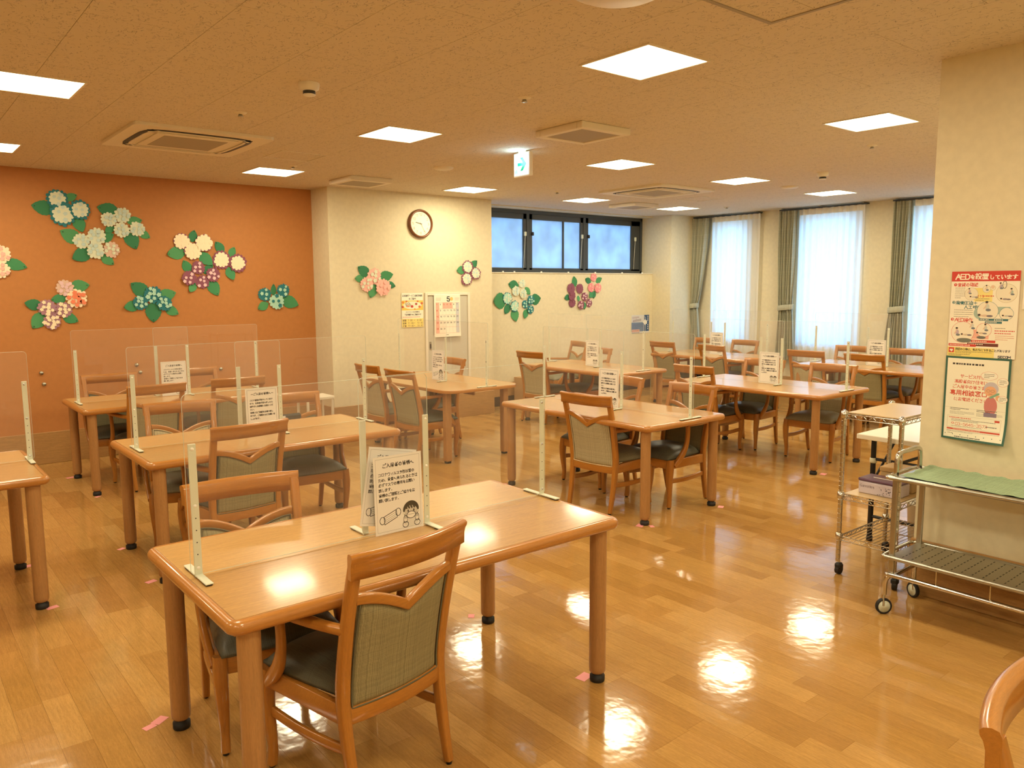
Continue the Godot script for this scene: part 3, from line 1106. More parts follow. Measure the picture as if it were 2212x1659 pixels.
func tables_and_screens() -> void:
	var proto: Node3D = null
	var sign_mask := sign_texture(true)
	var sign_wait := sign_texture(false)
	var pm := plain(Color.WHITE, 0.35)
	pm.albedo_texture = sign_mask
	var pw := plain(Color.WHITE, 0.35)
	pw.albedo_texture = sign_wait
	var proto_a: Node3D = null
	var proto_b: Node3D = null
	for k in TABLES.size():
		var e: Array = TABLES[k]
		var at := Vector3(e[1], 0, e[2])
		var label: String = ("light wooden dining table " + e[0])
		if k == 5:
			var t5 := make_round_corner_table("round-cornered wooden table with square legs " + e[0])
			t5.position = at
			t5.rotation.y = e[3]
		elif proto == null:
			proto = make_table("dining_table", label)
			proto.position = at
			proto.rotation.y = e[3]
		else:
			copy_of(proto, at, e[3], label, "wooden dining tables")
		# local +x of a turned table points to -z (away): its screens keep the same layout from the far end
		var la := "white-screwed acrylic screen, table %s" % e[0]
		var lc := "steel-screwed acrylic screen, table %s" % e[0]
		var ua := -1.0 if e[3] > 0.1 else 1.0
		if proto_a == null:
			proto_a = make_screen("acrylic_screen", la, "acrylic screens on the tables", -0.757, 0.155, -0.010, [[-0.735, 0], [0.142, 1]], true)
			proto_a.position = at
			proto_b = make_screen("acrylic_screen", lc, "acrylic screens on the tables", -0.125, 0.79, -0.038, [[-0.108, -1], [0.768, 0]], false)
			proto_b.position = at
		else:
			var turn: float = e[3] + (PI if ua < 0 else 0.0)
			if k != 3:
				copy_of(proto_a, at, turn, la, "acrylic screens on the tables")
			copy_of(proto_b, at, turn, lc, "acrylic screens on the tables")
		if e[4] != "":
			var turn2: float = e[3] + (PI if ua < 0 else 0.0)
			var mask: bool = String(e[4]).begins_with("mask")
			var lean := 0.02
			var lb := "white %s notice, table %s" % ["mask" if mask else "prompt-leaving", e[0]]
			if e[4] == "mask2":
				var back := notice(pm, "white notice sheet leaning askew behind the front mask notice", 0.21, 0.297)
				back.transform = Transform3D(Basis(Vector3.UP, turn2) * Basis(Vector3(0, 0, 1), -0.19) * Basis(Vector3.RIGHT, -0.05), at + Vector3(-0.015, TOP + 0.172, -0.024))
				var fr := notice(pm, lb, 0.21, 0.297)
				fr.transform = Transform3D(Basis(Vector3.UP, turn2) * Basis(Vector3(0, 0, 1), 0.0) * Basis(Vector3.RIGHT, -0.03), at + Vector3(0.010, TOP + 0.151, 0.006))
			else:
				var o := notice(pm if mask else pw, lb, 0.21, 0.297)
				o.transform = Transform3D(Basis(Vector3.UP, turn2) * Basis(Vector3.RIGHT, -lean), at + Basis(Vector3.UP, turn2) * Vector3(0.017, TOP + 0.151, 0.004))

func notice(m: Material, label: String, w: float, h: float) -> Node3D:
	var t := thing("notice", label, "sign")
	part("printed_sheet", printed(w, h, 0.0008, 0.0), m, t)
	return t

# a sheet of paper: print on the +z face, thin, slightly bowed
func printed(w: float, h: float, th: float, bow: float, curl := 0.0) -> ArrayMesh:
	var m := MB.new()
	var nx := 8
	var ny := 8
	var pt := func(i: int, j: int, dz: float) -> Vector3:
		var u := float(i) / nx
		var v := float(j) / ny
		var z := bow * (1.0 - pow(2.0 * u - 1.0, 2.0)) + curl * pow(maxf(0.0, 0.35 - v) / 0.35, 2.0) * u
		return Vector3((u - 0.5) * w, (v - 0.5) * h, z + dz)
	m.smooth(true)
	for j in ny:
		for i in nx:
			var uv := func(a: int, b: int) -> Vector2: return Vector2(float(a) / nx, 1.0 - float(b) / ny)
			m.quad_uv(pt.call(i, j, th), pt.call(i + 1, j, th), pt.call(i + 1, j + 1, th), pt.call(i, j + 1, th), uv.call(i, j), uv.call(i + 1, j), uv.call(i + 1, j + 1), uv.call(i, j + 1))
	m.smooth(false)
	for j in ny:
		for i in nx:
			m.quad_uv(pt.call(i + 1, j, 0.0), pt.call(i, j, 0.0), pt.call(i, j + 1, 0.0), pt.call(i + 1, j + 1, 0.0), Vector2(0.004, 0.004), Vector2(0.004, 0.004), Vector2(0.004, 0.004), Vector2(0.004, 0.004))
	return m.done()


# ---------------------------------------------------------------- chairs
# seat faces -z, origin on the floor in the middle of the legs
func back_z(y: float) -> float:
	# lean of the back posts
	if y < 0.38:
		return 0.168 + 0.057 * pow((0.38 - y) / 0.38, 1.6)
	return 0.168 + 0.102 * pow((y - 0.38) / 0.47, 1.35)

func bow(x: float, amount: float, half: float) -> float:
	return amount * (1.0 - pow(x / half, 2.0))

func v_line(x: float) -> float:
	# upper edge of the notched rail
	return 0.722 - 0.072 * pow(1.0 - minf(absf(x) / 0.188, 1.0), 1.7)

func make_chair(label: String, fabric: Material, seat_m: Material, pipe_m: Material) -> Node3D:
	var t := thing("dining_armchair", label, "chair", Vector3.ZERO, 0.0, "dining armchairs")
	# rear legs running up into the back posts
	for s in [-1.0, 1.0]:
		var p := []
		for k in 15:
			var y := 0.010 + 0.825 * k / 14.0
			p.append(Vector3(s * (0.190 + 0.018 * y / 0.85), y, back_z(y)))
		part("rear_leg", MB.new().sweep(p, sizes([Vector2(0.026, 0.03), Vector2(0.032, 0.038), Vector2(0.036, 0.042), Vector2(0.036, 0.036), Vector2(0.036, 0.030)], 15, 0.22), Vector3(0, 0, -1)).done(), M.chair_y, t)
		var fp := bend([Vector3(s * 0.214, 0.010, -0.222), Vector3(s * 0.212, 0.08, -0.216), Vector3(s * 0.217, 0.19, -0.226), Vector3(s * 0.220, 0.28, -0.226), Vector3(s * 0.217, 0.362, -0.216)], 4)
		part("front_leg", MB.new().sweep(fp, sizes([Vector2(0.030, 0.032), Vector2(0.029, 0.029), Vector2(0.040, 0.042), Vector2(0.048, 0.048), Vector2(0.046, 0.046)], fp.size(), 0.25), Vector3(0, 0, -1)).done(), M.chair_y, t)
		# arm: along, then down and forward to the front leg
		var ap := bend([Vector3(s * 0.206, 0.605, back_z(0.605) - 0.005), Vector3(s * 0.232, 0.607, 0.10), Vector3(s * 0.252, 0.612, 0.0), Vector3(s * 0.257, 0.614, -0.075), Vector3(s * 0.257, 0.613, -0.098)], 4)
		part("armrest", MB.new().sweep(ap, sizes([Vector2(0.030, 0.032), Vector2(0.036, 0.030), Vector2(0.046, 0.027), Vector2(0.048, 0.026), Vector2(0.044, 0.022)], ap.size(), 0.35), Vector3.UP).done(), M.chair_z, t)
		var sp := bend([Vector3(s * 0.255, 0.606, -0.078), Vector3(s * 0.252, 0.54, -0.074), Vector3(s * 0.248, 0.47, -0.082), Vector3(s * 0.243, 0.41, -0.108), Vector3(s * 0.239, 0.36, -0.150), Vector3(s * 0.236, 0.318, -0.196)], 4)
		part("arm_support", MB.new().sweep(sp, sizes([Vector2(0.026, 0.034), Vector2(0.025, 0.032), Vector2(0.025, 0.036), Vector2(0.026, 0.046), Vector2(0.026, 0.048), Vector2(0.022, 0.03)], sp.size(), 0.3), Vector3(0, 0, -1)).done(), M.chair_y, t)
		var tp := bend([Vector3(s * 0.211, 0.205, -0.215), Vector3(s * 0.206, 0.196, -0.07), Vector3(s * 0.199, 0.200, 0.08), Vector3(s * 0.194, 0.212, back_z(0.21))], 3)
		part("side_stretcher", MB.new().sweep(tp, [rrect(0.017, 0.034, 0.005, 2)], Vector3.UP).done(), M.chair_z, t)
		part("glide", MB.new().lathe([Vector2(0.0, 0.0), Vector2(0.011, 0.0), Vector2(0.012, 0.012)], Vector3(s * 0.214, 0, -0.222), 10).done(), M.rubber, t)
		part("glide", MB.new().lathe([Vector2(0.0, 0.0), Vector2(0.010, 0.0), Vector2(0.011, 0.012)], Vector3(s * 0.190, 0, back_z(0.0) - 0.001), 10).done(), M.rubber, t)
	# crest rail with a rolled top
	var crest := []
	for k in 21:
		var x := -0.228 + 0.456 * k / 20.0
		crest.append(Vector3(x, 0.818, 0.262 + bow(x, 0.034, 0.228)))
	var sec := [Vector2(-0.012, -0.036), Vector2(0.010, -0.036), Vector2(0.011, 0.0), Vector2(0.015, 0.016), Vector2(0.021, 0.026), Vector2(0.022, 0.035), Vector2(0.016, 0.041), Vector2(0.004, 0.043), Vector2(-0.008, 0.039), Vector2(-0.013, 0.028), Vector2(-0.0135, 0.0)]
	part("crest_rail", MB.new().sweep(crest, [sec], Vector3.UP).done(), M.chair_x, t)
	# notched rail above the upholstery
	var rail := []
	for k in 25:
		var x := -0.188 + 0.376 * k / 24.0
		var y := v_line(x) - 0.016
		rail.append(Vector3(x, y, back_z(y) + bow(x, 0.030, 0.20)))
	part("notched_rail", MB.new().sweep(rail, [rrect(0.026, 0.032, 0.005, 2)], Vector3.UP).done(), M.chair_x, t)
	# seat frame
	var fr := MB.new()
	var front := []
	for k in 9:
		var x := -0.205 + 0.41 * k / 8.0
		front.append(Vector3(x, 0.328, -0.220 - bow(x, 0.016, 0.205)))
	fr.sweep(front, [rrect(0.024, 0.066, 0.004, 2)], Vector3.UP)
	var rear := []
	for k in 9:
		var x := -0.185 + 0.37 * k / 8.0
		rear.append(Vector3(x, 0.318, back_z(0.318) + bow(x, 0.022, 0.19)))
	fr.sweep(rear, [rrect(0.026, 0.058, 0.004, 2)], Vector3.UP)
	for s in [-1.0, 1.0]:
		fr.sweep([Vector3(s * 0.216, 0.328, -0.205), Vector3(s * 0.208, 0.328, -0.02), Vector3(s * 0.197, 0.326, 0.165)], [rrect(0.026, 0.066, 0.004, 2)], Vector3.UP)
	part("seat_frame", fr.done(), M.chair_x, t)
	# cushion
	var cu := MB.new()
	cu.smooth(true)
	var nx := 20
	var nz := 16
	var cell := func(i: int, j: int, top: bool) -> Vector3:
		var u := 2.0 * i / nx - 1.0
		var v := 2.0 * j / nz - 1.0
		var f := (v + 1.0) / 2.0
		var hw := lerpf(0.226, 0.184, f)
		var uu := u * (1.0 - 0.04 * v * v)
		var z := lerpf(-0.245, 0.158, f) - (0.016 * (1.0 - u * u) if v < 0 else -0.012 * (1.0 - u * u)) * absf(v)
		var edge := pow(1.0 - pow(absf(u), 5.0), 0.6) * pow(1.0 - pow(absf(v), 5.0), 0.6)
		return Vector3(uu * hw, 0.375 + edge * (0.052 + 0.012 * (1.0 - u * u) * (1.0 - v * v)) if top else 0.362, z)
	for j in nz:
		for i in nx:
			cu.quad(cell.call(i, j + 1, true), cell.call(i + 1, j + 1, true), cell.call(i + 1, j, true), cell.call(i, j, true))
			cu.quad(cell.call(i, j, false), cell.call(i + 1, j, false), cell.call(i + 1, j + 1, false), cell.call(i, j + 1, false))
	for i in nx:
		cu.quad(cell.call(i + 1, 0, false), cell.call(i, 0, false), cell.call(i, 0, true), cell.call(i + 1, 0, true))
		cu.quad(cell.call(i, nz, false), cell.call(i + 1, nz, false), cell.call(i + 1, nz, true), cell.call(i, nz, true))
	for j in nz:
		cu.quad(cell.call(0, j, false), cell.call(0, j + 1, false), cell.call(0, j + 1, true), cell.call(0, j, true))
		cu.quad(cell.call(nx, j + 1, false), cell.call(nx, j, false), cell.call(nx, j, true), cell.call(nx, j + 1, true))
	part("seat_cushion", cu.done(), seat_m, t)
	# upholstered back
	var bk := MB.new()
	bk.smooth(true)
	var gx := 24
	var gy := 18
	var surf := func(i: int, j: int, sd: float) -> Vector3:
		var u := 2.0 * i / gx - 1.0
		var f := float(j) / gy
		var x := u * 0.176
		var y0 := 0.342
		var y := lerpf(y0, v_line(x) - 0.030, f)
		var puff := pow(maxf(0.0, 1.0 - pow(absf(u), 8.0)), 0.5) * pow(maxf(0.0, 1.0 - pow(absf(2.0 * f - 1.0), 10.0)), 0.5)
		return Vector3(x, y, back_z(y) + bow(x, 0.026, 0.20) + sd * (0.004 + 0.012 * puff))
	for j in gy:
		for i in gx:
			bk.quad(surf.call(i, j, 1.0), surf.call(i + 1, j, 1.0), surf.call(i + 1, j + 1, 1.0), surf.call(i, j + 1, 1.0))
			bk.quad(surf.call(i + 1, j, -1.0), surf.call(i, j, -1.0), surf.call(i, j + 1, -1.0), surf.call(i + 1, j + 1, -1.0))
	for i in gx:
		bk.quad(surf.call(i, gy, 1.0), surf.call(i + 1, gy, 1.0), surf.call(i + 1, gy, -1.0), surf.call(i, gy, -1.0))
		bk.quad(surf.call(i + 1, 0, 1.0), surf.call(i, 0, 1.0), surf.call(i, 0, -1.0), surf.call(i + 1, 0, -1.0))
	for j in gy:
		bk.quad(surf.call(gx, j, 1.0), surf.call(gx, j, -1.0), surf.call(gx, j + 1, -1.0), surf.call(gx, j + 1, 1.0))
		bk.quad(surf.call(0, j, -1.0), surf.call(0, j, 1.0), surf.call(0, j + 1, 1.0), surf.call(0, j + 1, -1.0))
	var pan := part("back_panel", bk.done(), fabric, t)
	for sd in [1.0, -1.0]:
		var loop := []
		for i in gx + 1:
			loop.append(surf.call(i, 0, sd))
		for j in range(1, gy + 1):
			loop.append(surf.call(gx, j, sd))
		for i in range(gx - 1, -1, -1):
			loop.append(surf.call(i, gy, sd))
		for j in range(gy - 1, 0, -1):
			loop.append(surf.call(0, j, sd))
		for k in loop.size():
			loop[k] += Vector3(0, 0, sd * 0.006)
		part("piping", MB.new().tube(loop, 0.0032, 6, true).done(), pipe_m, pan)
	return t

func chairs() -> void:
	var A := make_chair("olive", M.olive, M.seat_grey, M.piping_olive)
	var B := make_chair("beige", M.beige, M.seat_beige, M.piping_beige)
	var used := {"o": false, "b": false}
	# crest middle x, z, direction the chair faces in degrees about y (0 = -z, -90 = +x, 90 = -x, 180 = +z), kind, label
	var list := [
		[1.229, -2.010, 9.6, "o", "olive-backed armchair with its back to the open floor, at the mask-notice table"],
		[1.107, -3.082, 173.4, "o", "olive armchair facing the mask notices across their table"],
		[1.622, -4.356, 4.8, "o", "olive-backed armchair behind the table with the white-screwed prompt-leaving notice"],
		[1.575, -5.49, 168.0, "b", "pale-backed armchair facing the prompt-leaving notice near the orange wall row"],
		[2.31, -5.40, 175.0, "o", "olive armchair with a dark pouch on its seat rail"],
		[1.736, -6.652, 4.6, "o", "olive-backed armchair at the orange wall table, in front of its mask notice"],
		[2.411, -6.694, -1.8, "o", "olive-backed armchair at the clock end of the orange wall table"],
		[1.626, -7.74, 175.0, "o", "olive armchair with its back to the orange wall, under the purple paper flowers"],
		[2.36, -7.76, 180.0, "o", "olive armchair with its back to the orange wall, behind the mask notice"],
		[3.903, -3.955, -84.5, "b", "beige-backed armchair at the crosswise mid-hall table, back to the mask-notice table"],
		[4.899, -3.795, 88.0, "o", "olive armchair with dark seat at the mid-hall table end nearest the wire rack"],
		[4.910, -4.53, 90.0, "o", "olive armchair across the mid-hall table behind its notice"],
		[3.792, -6.934, -90.0, "b", "pale-backed armchair beside the round-cornered table, nearest the clock wall"],
		[3.768, -6.274, -86.0, "o", "olive-backed armchair beside the round-cornered table, seen through acrylic"],
		[4.861, -6.984, 90.0, "b", "pale armchair in front of the grey hatch door"],
		[6.02, -7.03, -85.5, "b", "beige-backed armchair beside the concrete block"],
		[7.62, -7.86, 75.0, "b", "pale armchair turned sideways under the frosted window"],
		[7.02, -6.90, 90.0, "b", "pale armchair across the table below the frosted window"],
		[6.100, -4.712, -89.4, "o", "olive-backed armchair between the two crosswise tables"],
		[7.158, -4.627, 92.7, "o", "olive armchair with slate seat behind the notice on the wire-rack table"],
		[7.165, -3.879, 96.0, "b", "pale-backed armchair with slate seat at the wire-rack table"],
		[8.42, -7.048, -94.8, "o", "olive-backed armchair at the corner-window table, nearest the pillar"],
		[8.40, -6.214, -98.0, "o", "olive-backed armchair at the corner-window table, in front of its notice"],
		[9.48, -7.085, 90.0, "b", "pale armchair in front of the corner drape"],
		[9.50, -6.456, 86.0, "o", "olive armchair in front of the corner sheer curtain"],
		[8.47, -4.927, -88.0, "b", "beige-backed armchair at the middle-window table"],
		[8.47, -4.226, -90.0, "o", "olive-backed armchair at the middle-window table"],
		[9.53, -4.90, 94.0, "b", "pale armchair in front of the middle sheer curtain"],
		[9.53, -4.244, 94.0, "b", "pale armchair in front of the third drape"],
		[1.66, -0.475, 184.0, "o", "wooden armchair standing alone by the perforated steel trolley"],
	]
	for e in list:
		var turn := deg_to_rad(e[2])
		var face := Vector3(-sin(turn), 0, -cos(turn))
		var at := Vector3(e[0], 0, e[1]) + face * 0.265
		var src: Node3D = A if e[3] == "o" else B
		if not used[e[3]]:
			used[e[3]] = true
			src.position = at
			src.rotation.y = turn
			src.set_meta("label", e[4])
		else:
			copy_of(src, at, turn, e[4])


# ---------------------------------------------------------------- hand-drawn lettering
# strokes on a 16 x 16 grid: each pair of hex digits is one point, a space lifts the pen
const GLYPH := {
	"の": "84795d3c294583c5d9bd8e", "ご": "34a4 3a2d4ece c1d3 e0f2", "入": "845a2e 6285aaee", "居": "32d2d6 36d6 32371e 49e9 979b 6bcbce6e6b",
	"者": "35b5 7179 29e9 e13d 6acace6e6a 6ccc", "皆": "3138 3464 3887 9197d8d6 94d2 49c9ce4e49 4bcb", "様": "1474 414f 441a 4578 91a3 d1c3 84e4 86d6 78f8 b4bf 8a6d eacc bbed",
	"へ": "196569ed", "コ": "34d4dd2d", "ロ": "33d3dd3d33", "ナ": "25e5 818a5e", "ウ": "8184 2824e4d9be6f", "ィ": "c57a 898f", "ル": "53582e 939ee9", "ス": "24c49a2e 9aee",
	"予": "33c384 64a7 27e7ca 888e5d", "防": "212f 2161456829 a1a3 74f4 a59a6f a8e8ddbe", "対": "4144 1575 653e 2a7e 86f6 d1debd 9aac", "策": "4123 3262 5274 a183 92d2 b2d4 26e6 848f 49c9cc 494c 8b3f 8bdf",
	"た": "24b4 622e 98d8 8b9ede", "め": "434a6d 94794e2c2857 95d5e9dcae", "、": "2b4e", "食": "8026 80e6 8587 47c7cb4b47 49c9 474e7d 8bde", "堂": "8183 4153 c1b3 2725e5e7 57b7ba5a57 8a8e 4ccc 2eee",
	"来": "24d4 4557 c5b7 18f8 818f 882e 88ee", "ら": "5292 445a78c8dbae5e", "れ": "414f 1464 641c 1c75a6adcede", "る": "33b33b77c7eaddae6e6c9c", "と": "4168 c4584b3d5eee", "き": "24c3 27d6 61ba 4b4d6ebe",
	"は": "322a3e 65e5 b1bdaf7e7cadee", "必": "6183 c12e 3728 554e6ebebb d6f9", "ず": "14d4 919b6e 98687a9a c0d1 e0f1", "マ": "23d3 d38a 68ad", "ク": "6127 53d3c87e", "着": "5162 b1a2 23d3 25d5 17f7 8387 761d 59c9ce5e59 5bcb",
	"用": "323a1e 32d2dece 36d6 3ada 828e", "を": "24b4 713a68a8bc d77a6d8ece", "お": "24a4 616e3d2b79c9dcbe9d b3e5", "願": "1181 111a0e 3373773733 3575 585e 3a2d 7a8d 91f1 a3e3ebaba3 a5e5 a8e8 bb9e cbee", "い": "333b5e6b b3ea",
	"致": "1282 4226 2666 5577 1a7a 464e 1e7d b196 84f4 d48e a7fe", "し": "424b6ebec9", "ま": "24d4 27d7 818c5e3d4bcd", "す": "14e4 919b5e 97687a9a", "。": "3c4b5c4d3c", "理": "1262 1767 1d7c 424c 82e2e88882 85e5 b2be 8beb 7efe",
	"解": "4115 3262 2464 646e 241e 2868 2b6b 81e1d6 b186 89e9 7dfd b8bf 988a", "協": "1666 323e 83e3d7 b178 6aaa9e 896e baeade d9be", "力": "24d4cdae 81853e", "～": "29476799b9d7",
	"感": "13e3 131b 3666 38686b3b38 919adb d58b c1d2 3d2f 6d6fafac 8d8e cdee", "染": "3142 2435 2857 73d3d7f8 a168 2aea 888f 8a3f 8adf", "が": "24a49d7e 612e c4e8 c0d1 e0f1", "拡": "1565 414e2d 1b69 b1b3 83f3 838a6e b59ded cbee",
	"大": "25e5 81862e 87ee", "て": "24d4857a9dce", "で": "24d4857a9dce c8d9 e7f8", "事": "23e3 45c5c74745 39d9dc3c 1aea 818f6e", "済": "2132 1627 1e4a a1a2 63f3 73f8 e368 8a6f cacf 8aca 8ccc", "み": "3383 834d2b4adb d6be",
	"速": "2233 1737 373c1e 3c6efe 64f4 a1ad 66e6e96966 a97c a9ec", "や": "18a4d5d8a9 7193 416e", "か": "24a49d7e 612e c4e8", "に": "322a3e 85d5 8b9dde", "部": "4143 1474 2537 6557 1878 2a6a6e2e2a 919f 91e1c6e8dbab",
	"屋": "22e2e5 25e5 221e 57e7 8759d9 b7d9 999e 5cdc 4eee", "戻": "22e2 45d5d8 48d8 452f 5bfb a89b5f 9bef", "り": "424a69 b2ba7f", "く": "b149be", "だ": "24a4 612e 97d7 8b9ede c1d2 e0f1", "さ": "24d4 62ba 4b4d6ebe",
	"迷": "2233 1737 373c1e 3c6efe 7284 e2c4 66f6 a2ad a67b a6eb", "惑": "13f3 3565683835 1b79 919adb d58b c1d2 3d2f 6d6fafac 8d8e cdee", "掛": "1565 414e2d 1b69 73b3 919d 67c7 7aba 6dcd d1df d6f9", "け": "322a3e 65e5 b2b99e",
	"ほ": "322a3e 64e4 68e8 b4bdaf7e7cadee", "ど": "4168 c4584b3d5eee c0d1 e0f1", "申": "33d3dc3c33 37d7 818f", "上": "818e 87d7 1eee", "げ": "322a3e 65e5 b2b99e c0d1 e0f1",
	"設": "3152 1464 2757 2959 2b5b5e2e2b 91d1d5f5 9176 88e88f 9aef", "置": "22e2e52522 6265 a2a5 27e7 8688 58c8cd5d58 5bcb 2a2fef", "意": "8182 23e3 5455 b4a5 16f6 48c8cc4c48 4aca 2d2f 5d5fafad 8c8d cdee", "識": "2131 1464 2757 2959 2b5b5e2e2b 75b5 9194 78b8bd7d78 7aba c1cbef e5ae d1e2",
	"確": "1171 411a 38686d3d38 83f384 a195 959e 96f6 99f9 9bfb 9efe c6ce", "認": "2131 1464 2757 2959 2b5b5e2e2b 82e2d7b7 b179 93a5 8b7e 9a9edeec", "胸": "222a1e 2262626e 2666 2a6a 9182 83f3eece 96cb c69b 868ddd", "骨": "42c2c54542 8285 1816f6f8 48c8cfbe 484f 4aca 4ccc",
	"圧": "12f2 121a0e 48d8 848e 3eee", "迫": "2233 1737 373c1e 3c6efe a184 74e4ec7c74 78e8", "＋": "28d8 838d", "人": "81752e 85ee", "工": "23d3 838d 1ded", "呼": "23535a2a23 e183 8475 e4d6 68f8 b3be9d", "吸": "23535a2a23 72c2a6e6 e67e 826e 88ee",
	"操": "1565 414e2d 1b69 92d2d59592 77a7a97977 c7f7f9c9c7 6bfb b9bf bb8e bbee", "作": "5118 343e 8167 74f4 a4af a8e8 acec", "突": "8183 2523e3e5 6457 a4c6 2ada 868a2e 8aee", "然": "3117 2353 531b 3545 2737 73f3 b1a66b a6eb d1e2 2d1f 5d6f 8d9f cdef",
	"心": "2719 545c6ebeda 7194 c5f9", "停": "4117 333e a1a3 63f3 85d5d78785 6a69f9fa 7bdb aaaf8e", "止": "818d 86d6 363d 1ded", "私": "6132 1575 434e 451b 4577 b17ddc c9fe", "ち": "24c4 713899c9dbae6e", "こ": "33c3 3a2c4ede", "あ": "24c3 617c 95783e2b49a8dadd9e",
	"サ": "14e4 414a a1a86e", "ー": "28d8", "ビ": "313d4ede c537 c0d1 e0f1", "付": "5128 343e 65f5 c1ce9d 8899", "高": "8182 13f3 55b5b75755 2f29e9eece 6bbbbd6d6b", "齢": "4144 4272 1575 171e7e77 274b 674b b177 b1f7 99d9 8cdcae",
	"向": "8154 2f24e4eece 58a8ac5c58", "住": "5128 343e a1c3 75f5 b5be 89e9 6efe", "宅": "8183 2524e4e5 b668 2ae9 878daeee", "中": "34d4da3a34 818f", "専": "23d3 45c5c94945 47c7 818b 1bfb c9ce9e 5c6d", "相": "1575 414e 451c 4578 92e2ee9e92 96e6 9aea",
	"談": "2131 1464 2757 2959 2b5b5e2e2b 8374 e3d4 b1b477 b5e7 8a7b eadb b8bb7f bbee", "窓": "8182 2422e2e4 6355 93a4d4 8667b7 a6c8 3b2d 5a5eaeac 898a cbee", "口": "33d3dd3d33", "電": "32d2 1614e4e6 8288 4555 4757 b5c5 b7c7 49c9cc4c49 4aca 889eeeec",
	"話": "2131 1464 2757 2959 2b5b5e2e2b e182 75f5 b2b8 88e8ee8e88", "提": "1565 414e2d 1b69 82d2d68682 84d4 78f8 b8be bbeb 8a6e 8cbefe", "供": "5128 343e 74f4 919a d1da 6afa 9c7f ccee", "時": "22626c2c22 2767 84e4 b1b7 77f7 7afa e8eece 9bad",
	"間": "222f 22626626 2464 9296e6 92e2efde 94e4 58a8ae5e58 5bab", "案": "8182 2422e2e4 26e6 745899 b63a 1bfb 8a8f 8b3f 8bdf", "内": "2f24e4eede 818549 86bb", "朝": "1575 4145 26666a2a26 2868 1c7c 4a4f a2a98e a2e2eece a5e5 a9e9",
	"昼": "32c2c5 35c5 3219 c5f8 59b9bd5d59 5bbb 2eee", "夕": "6128 53d3c81e 5799", "下": "23d3 838e 86b9", "記": "2131 1464 2757 2959 2b5b5e2e2b 83e3e888 888eeeec", "フ": "24d4ca6e", "ァ": "46c69a 888b6e", "ン": "3456 3ed6",
	"0": "52a2c5cbae5e3b3552", "1": "4582 828e", "2": "35426292b4b73ebe", "3": "335292b4b687 87bacc9e5e3c", "4": "922ada 929e", "5": "b24237 3797c9cbae5e3c", "6": "b2723639 3b5eaecbc9a7673a", "7": "32c2 c26e", "8": "6292b4b69868464462 6898babc9e6e4c4a68",
	"9": "b8896836345292b4b8ae6e", ":": "7677 7b7c", "-": "48b8", "A": "822e 82de 49b9", "E": "323e 32c2 38b8 3ece", "D": "323e 3292c5cb9e3e", "S": "c39252343678a8cacc9e5e3c", "C": "c4a25235 353b5eaecc", "O": "52a2c5cbae5e3b3552", "M": "2e22 2289 89e2 e2ee",
}

func stroke(im: Image, a: Vector2, b: Vector2, w: float, c: Color) -> void:
	var n := maxi(1, int(a.distance_to(b) / maxf(0.6, w * 0.35)))
	var s := maxi(1, int(round(w)))
	for k in n + 1:
		var p := a.lerp(b, float(k) / n)
		im.fill_rect(Rect2i(int(round(p.x - s / 2.0)), int(round(p.y - s / 2.0)), s, s), c)

func write(im: Image, text: String, x: float, y: float, size: float, c: Color, weight := 0.1, step := 1.04) -> void:
	for ch in text:
		if GLYPH.has(ch):
			for st in String(GLYPH[ch]).split(" "):
				var prev := Vector2.ZERO
				for k in range(0, st.length() - 1, 2):
					var p := Vector2(x + st.substr(k, 1).hex_to_int() / 15.0 * size, y + st.substr(k + 1, 1).hex_to_int() / 15.0 * size)
					if k > 0:
						stroke(im, prev, p, size * weight, c)
					prev = p
		var narrow := ch.unicode_at(0) < 128
		x += size * step * (0.72 if narrow else 1.0)

func rule_lines(im: Image, x: float, y: float, w: float, n: int, gap: float, h: float, c: Color) -> void:
	# print too small to read: broken dashes
	var r := RandomNumberGenerator.new()
	r.seed = int(x * 31 + y * 17)
	for k in n:
		var q := x
		var stop := x + w * (1.0 if k < n - 1 else r.randf_range(0.4, 0.9))
		while q < stop:
			var d := h * r.randf_range(0.8, 1.6)
			im.fill_rect(Rect2i(int(q), int(y + k * gap), maxi(1, int(d)), maxi(1, int(h))), c)
			q += d + h * r.randf_range(0.3, 0.6)

func disc(im: Image, cx: float, cy: float, rx: float, ry: float, c: Color) -> void:
	for j in range(int(cy - ry), int(cy + ry) + 1):
		var k := 1.0 - pow((j - cy) / ry, 2.0)
		if k > 0.0:
			var h := rx * sqrt(k)
			im.fill_rect(Rect2i(int(cx - h), j, maxi(1, int(2 * h)), 1), c)

func ring(im: Image, cx: float, cy: float, rx: float, ry: float, w: float, c: Color, a0 := 0.0, a1 := TAU) -> void:
	var n := 28
	for k in n:
		var p := a0 + (a1 - a0) * k / n
		var q := a0 + (a1 - a0) * (k + 1) / n
		stroke(im, Vector2(cx + cos(p) * rx, cy + sin(p) * ry), Vector2(cx + cos(q) * rx, cy + sin(q) * ry), w, c)

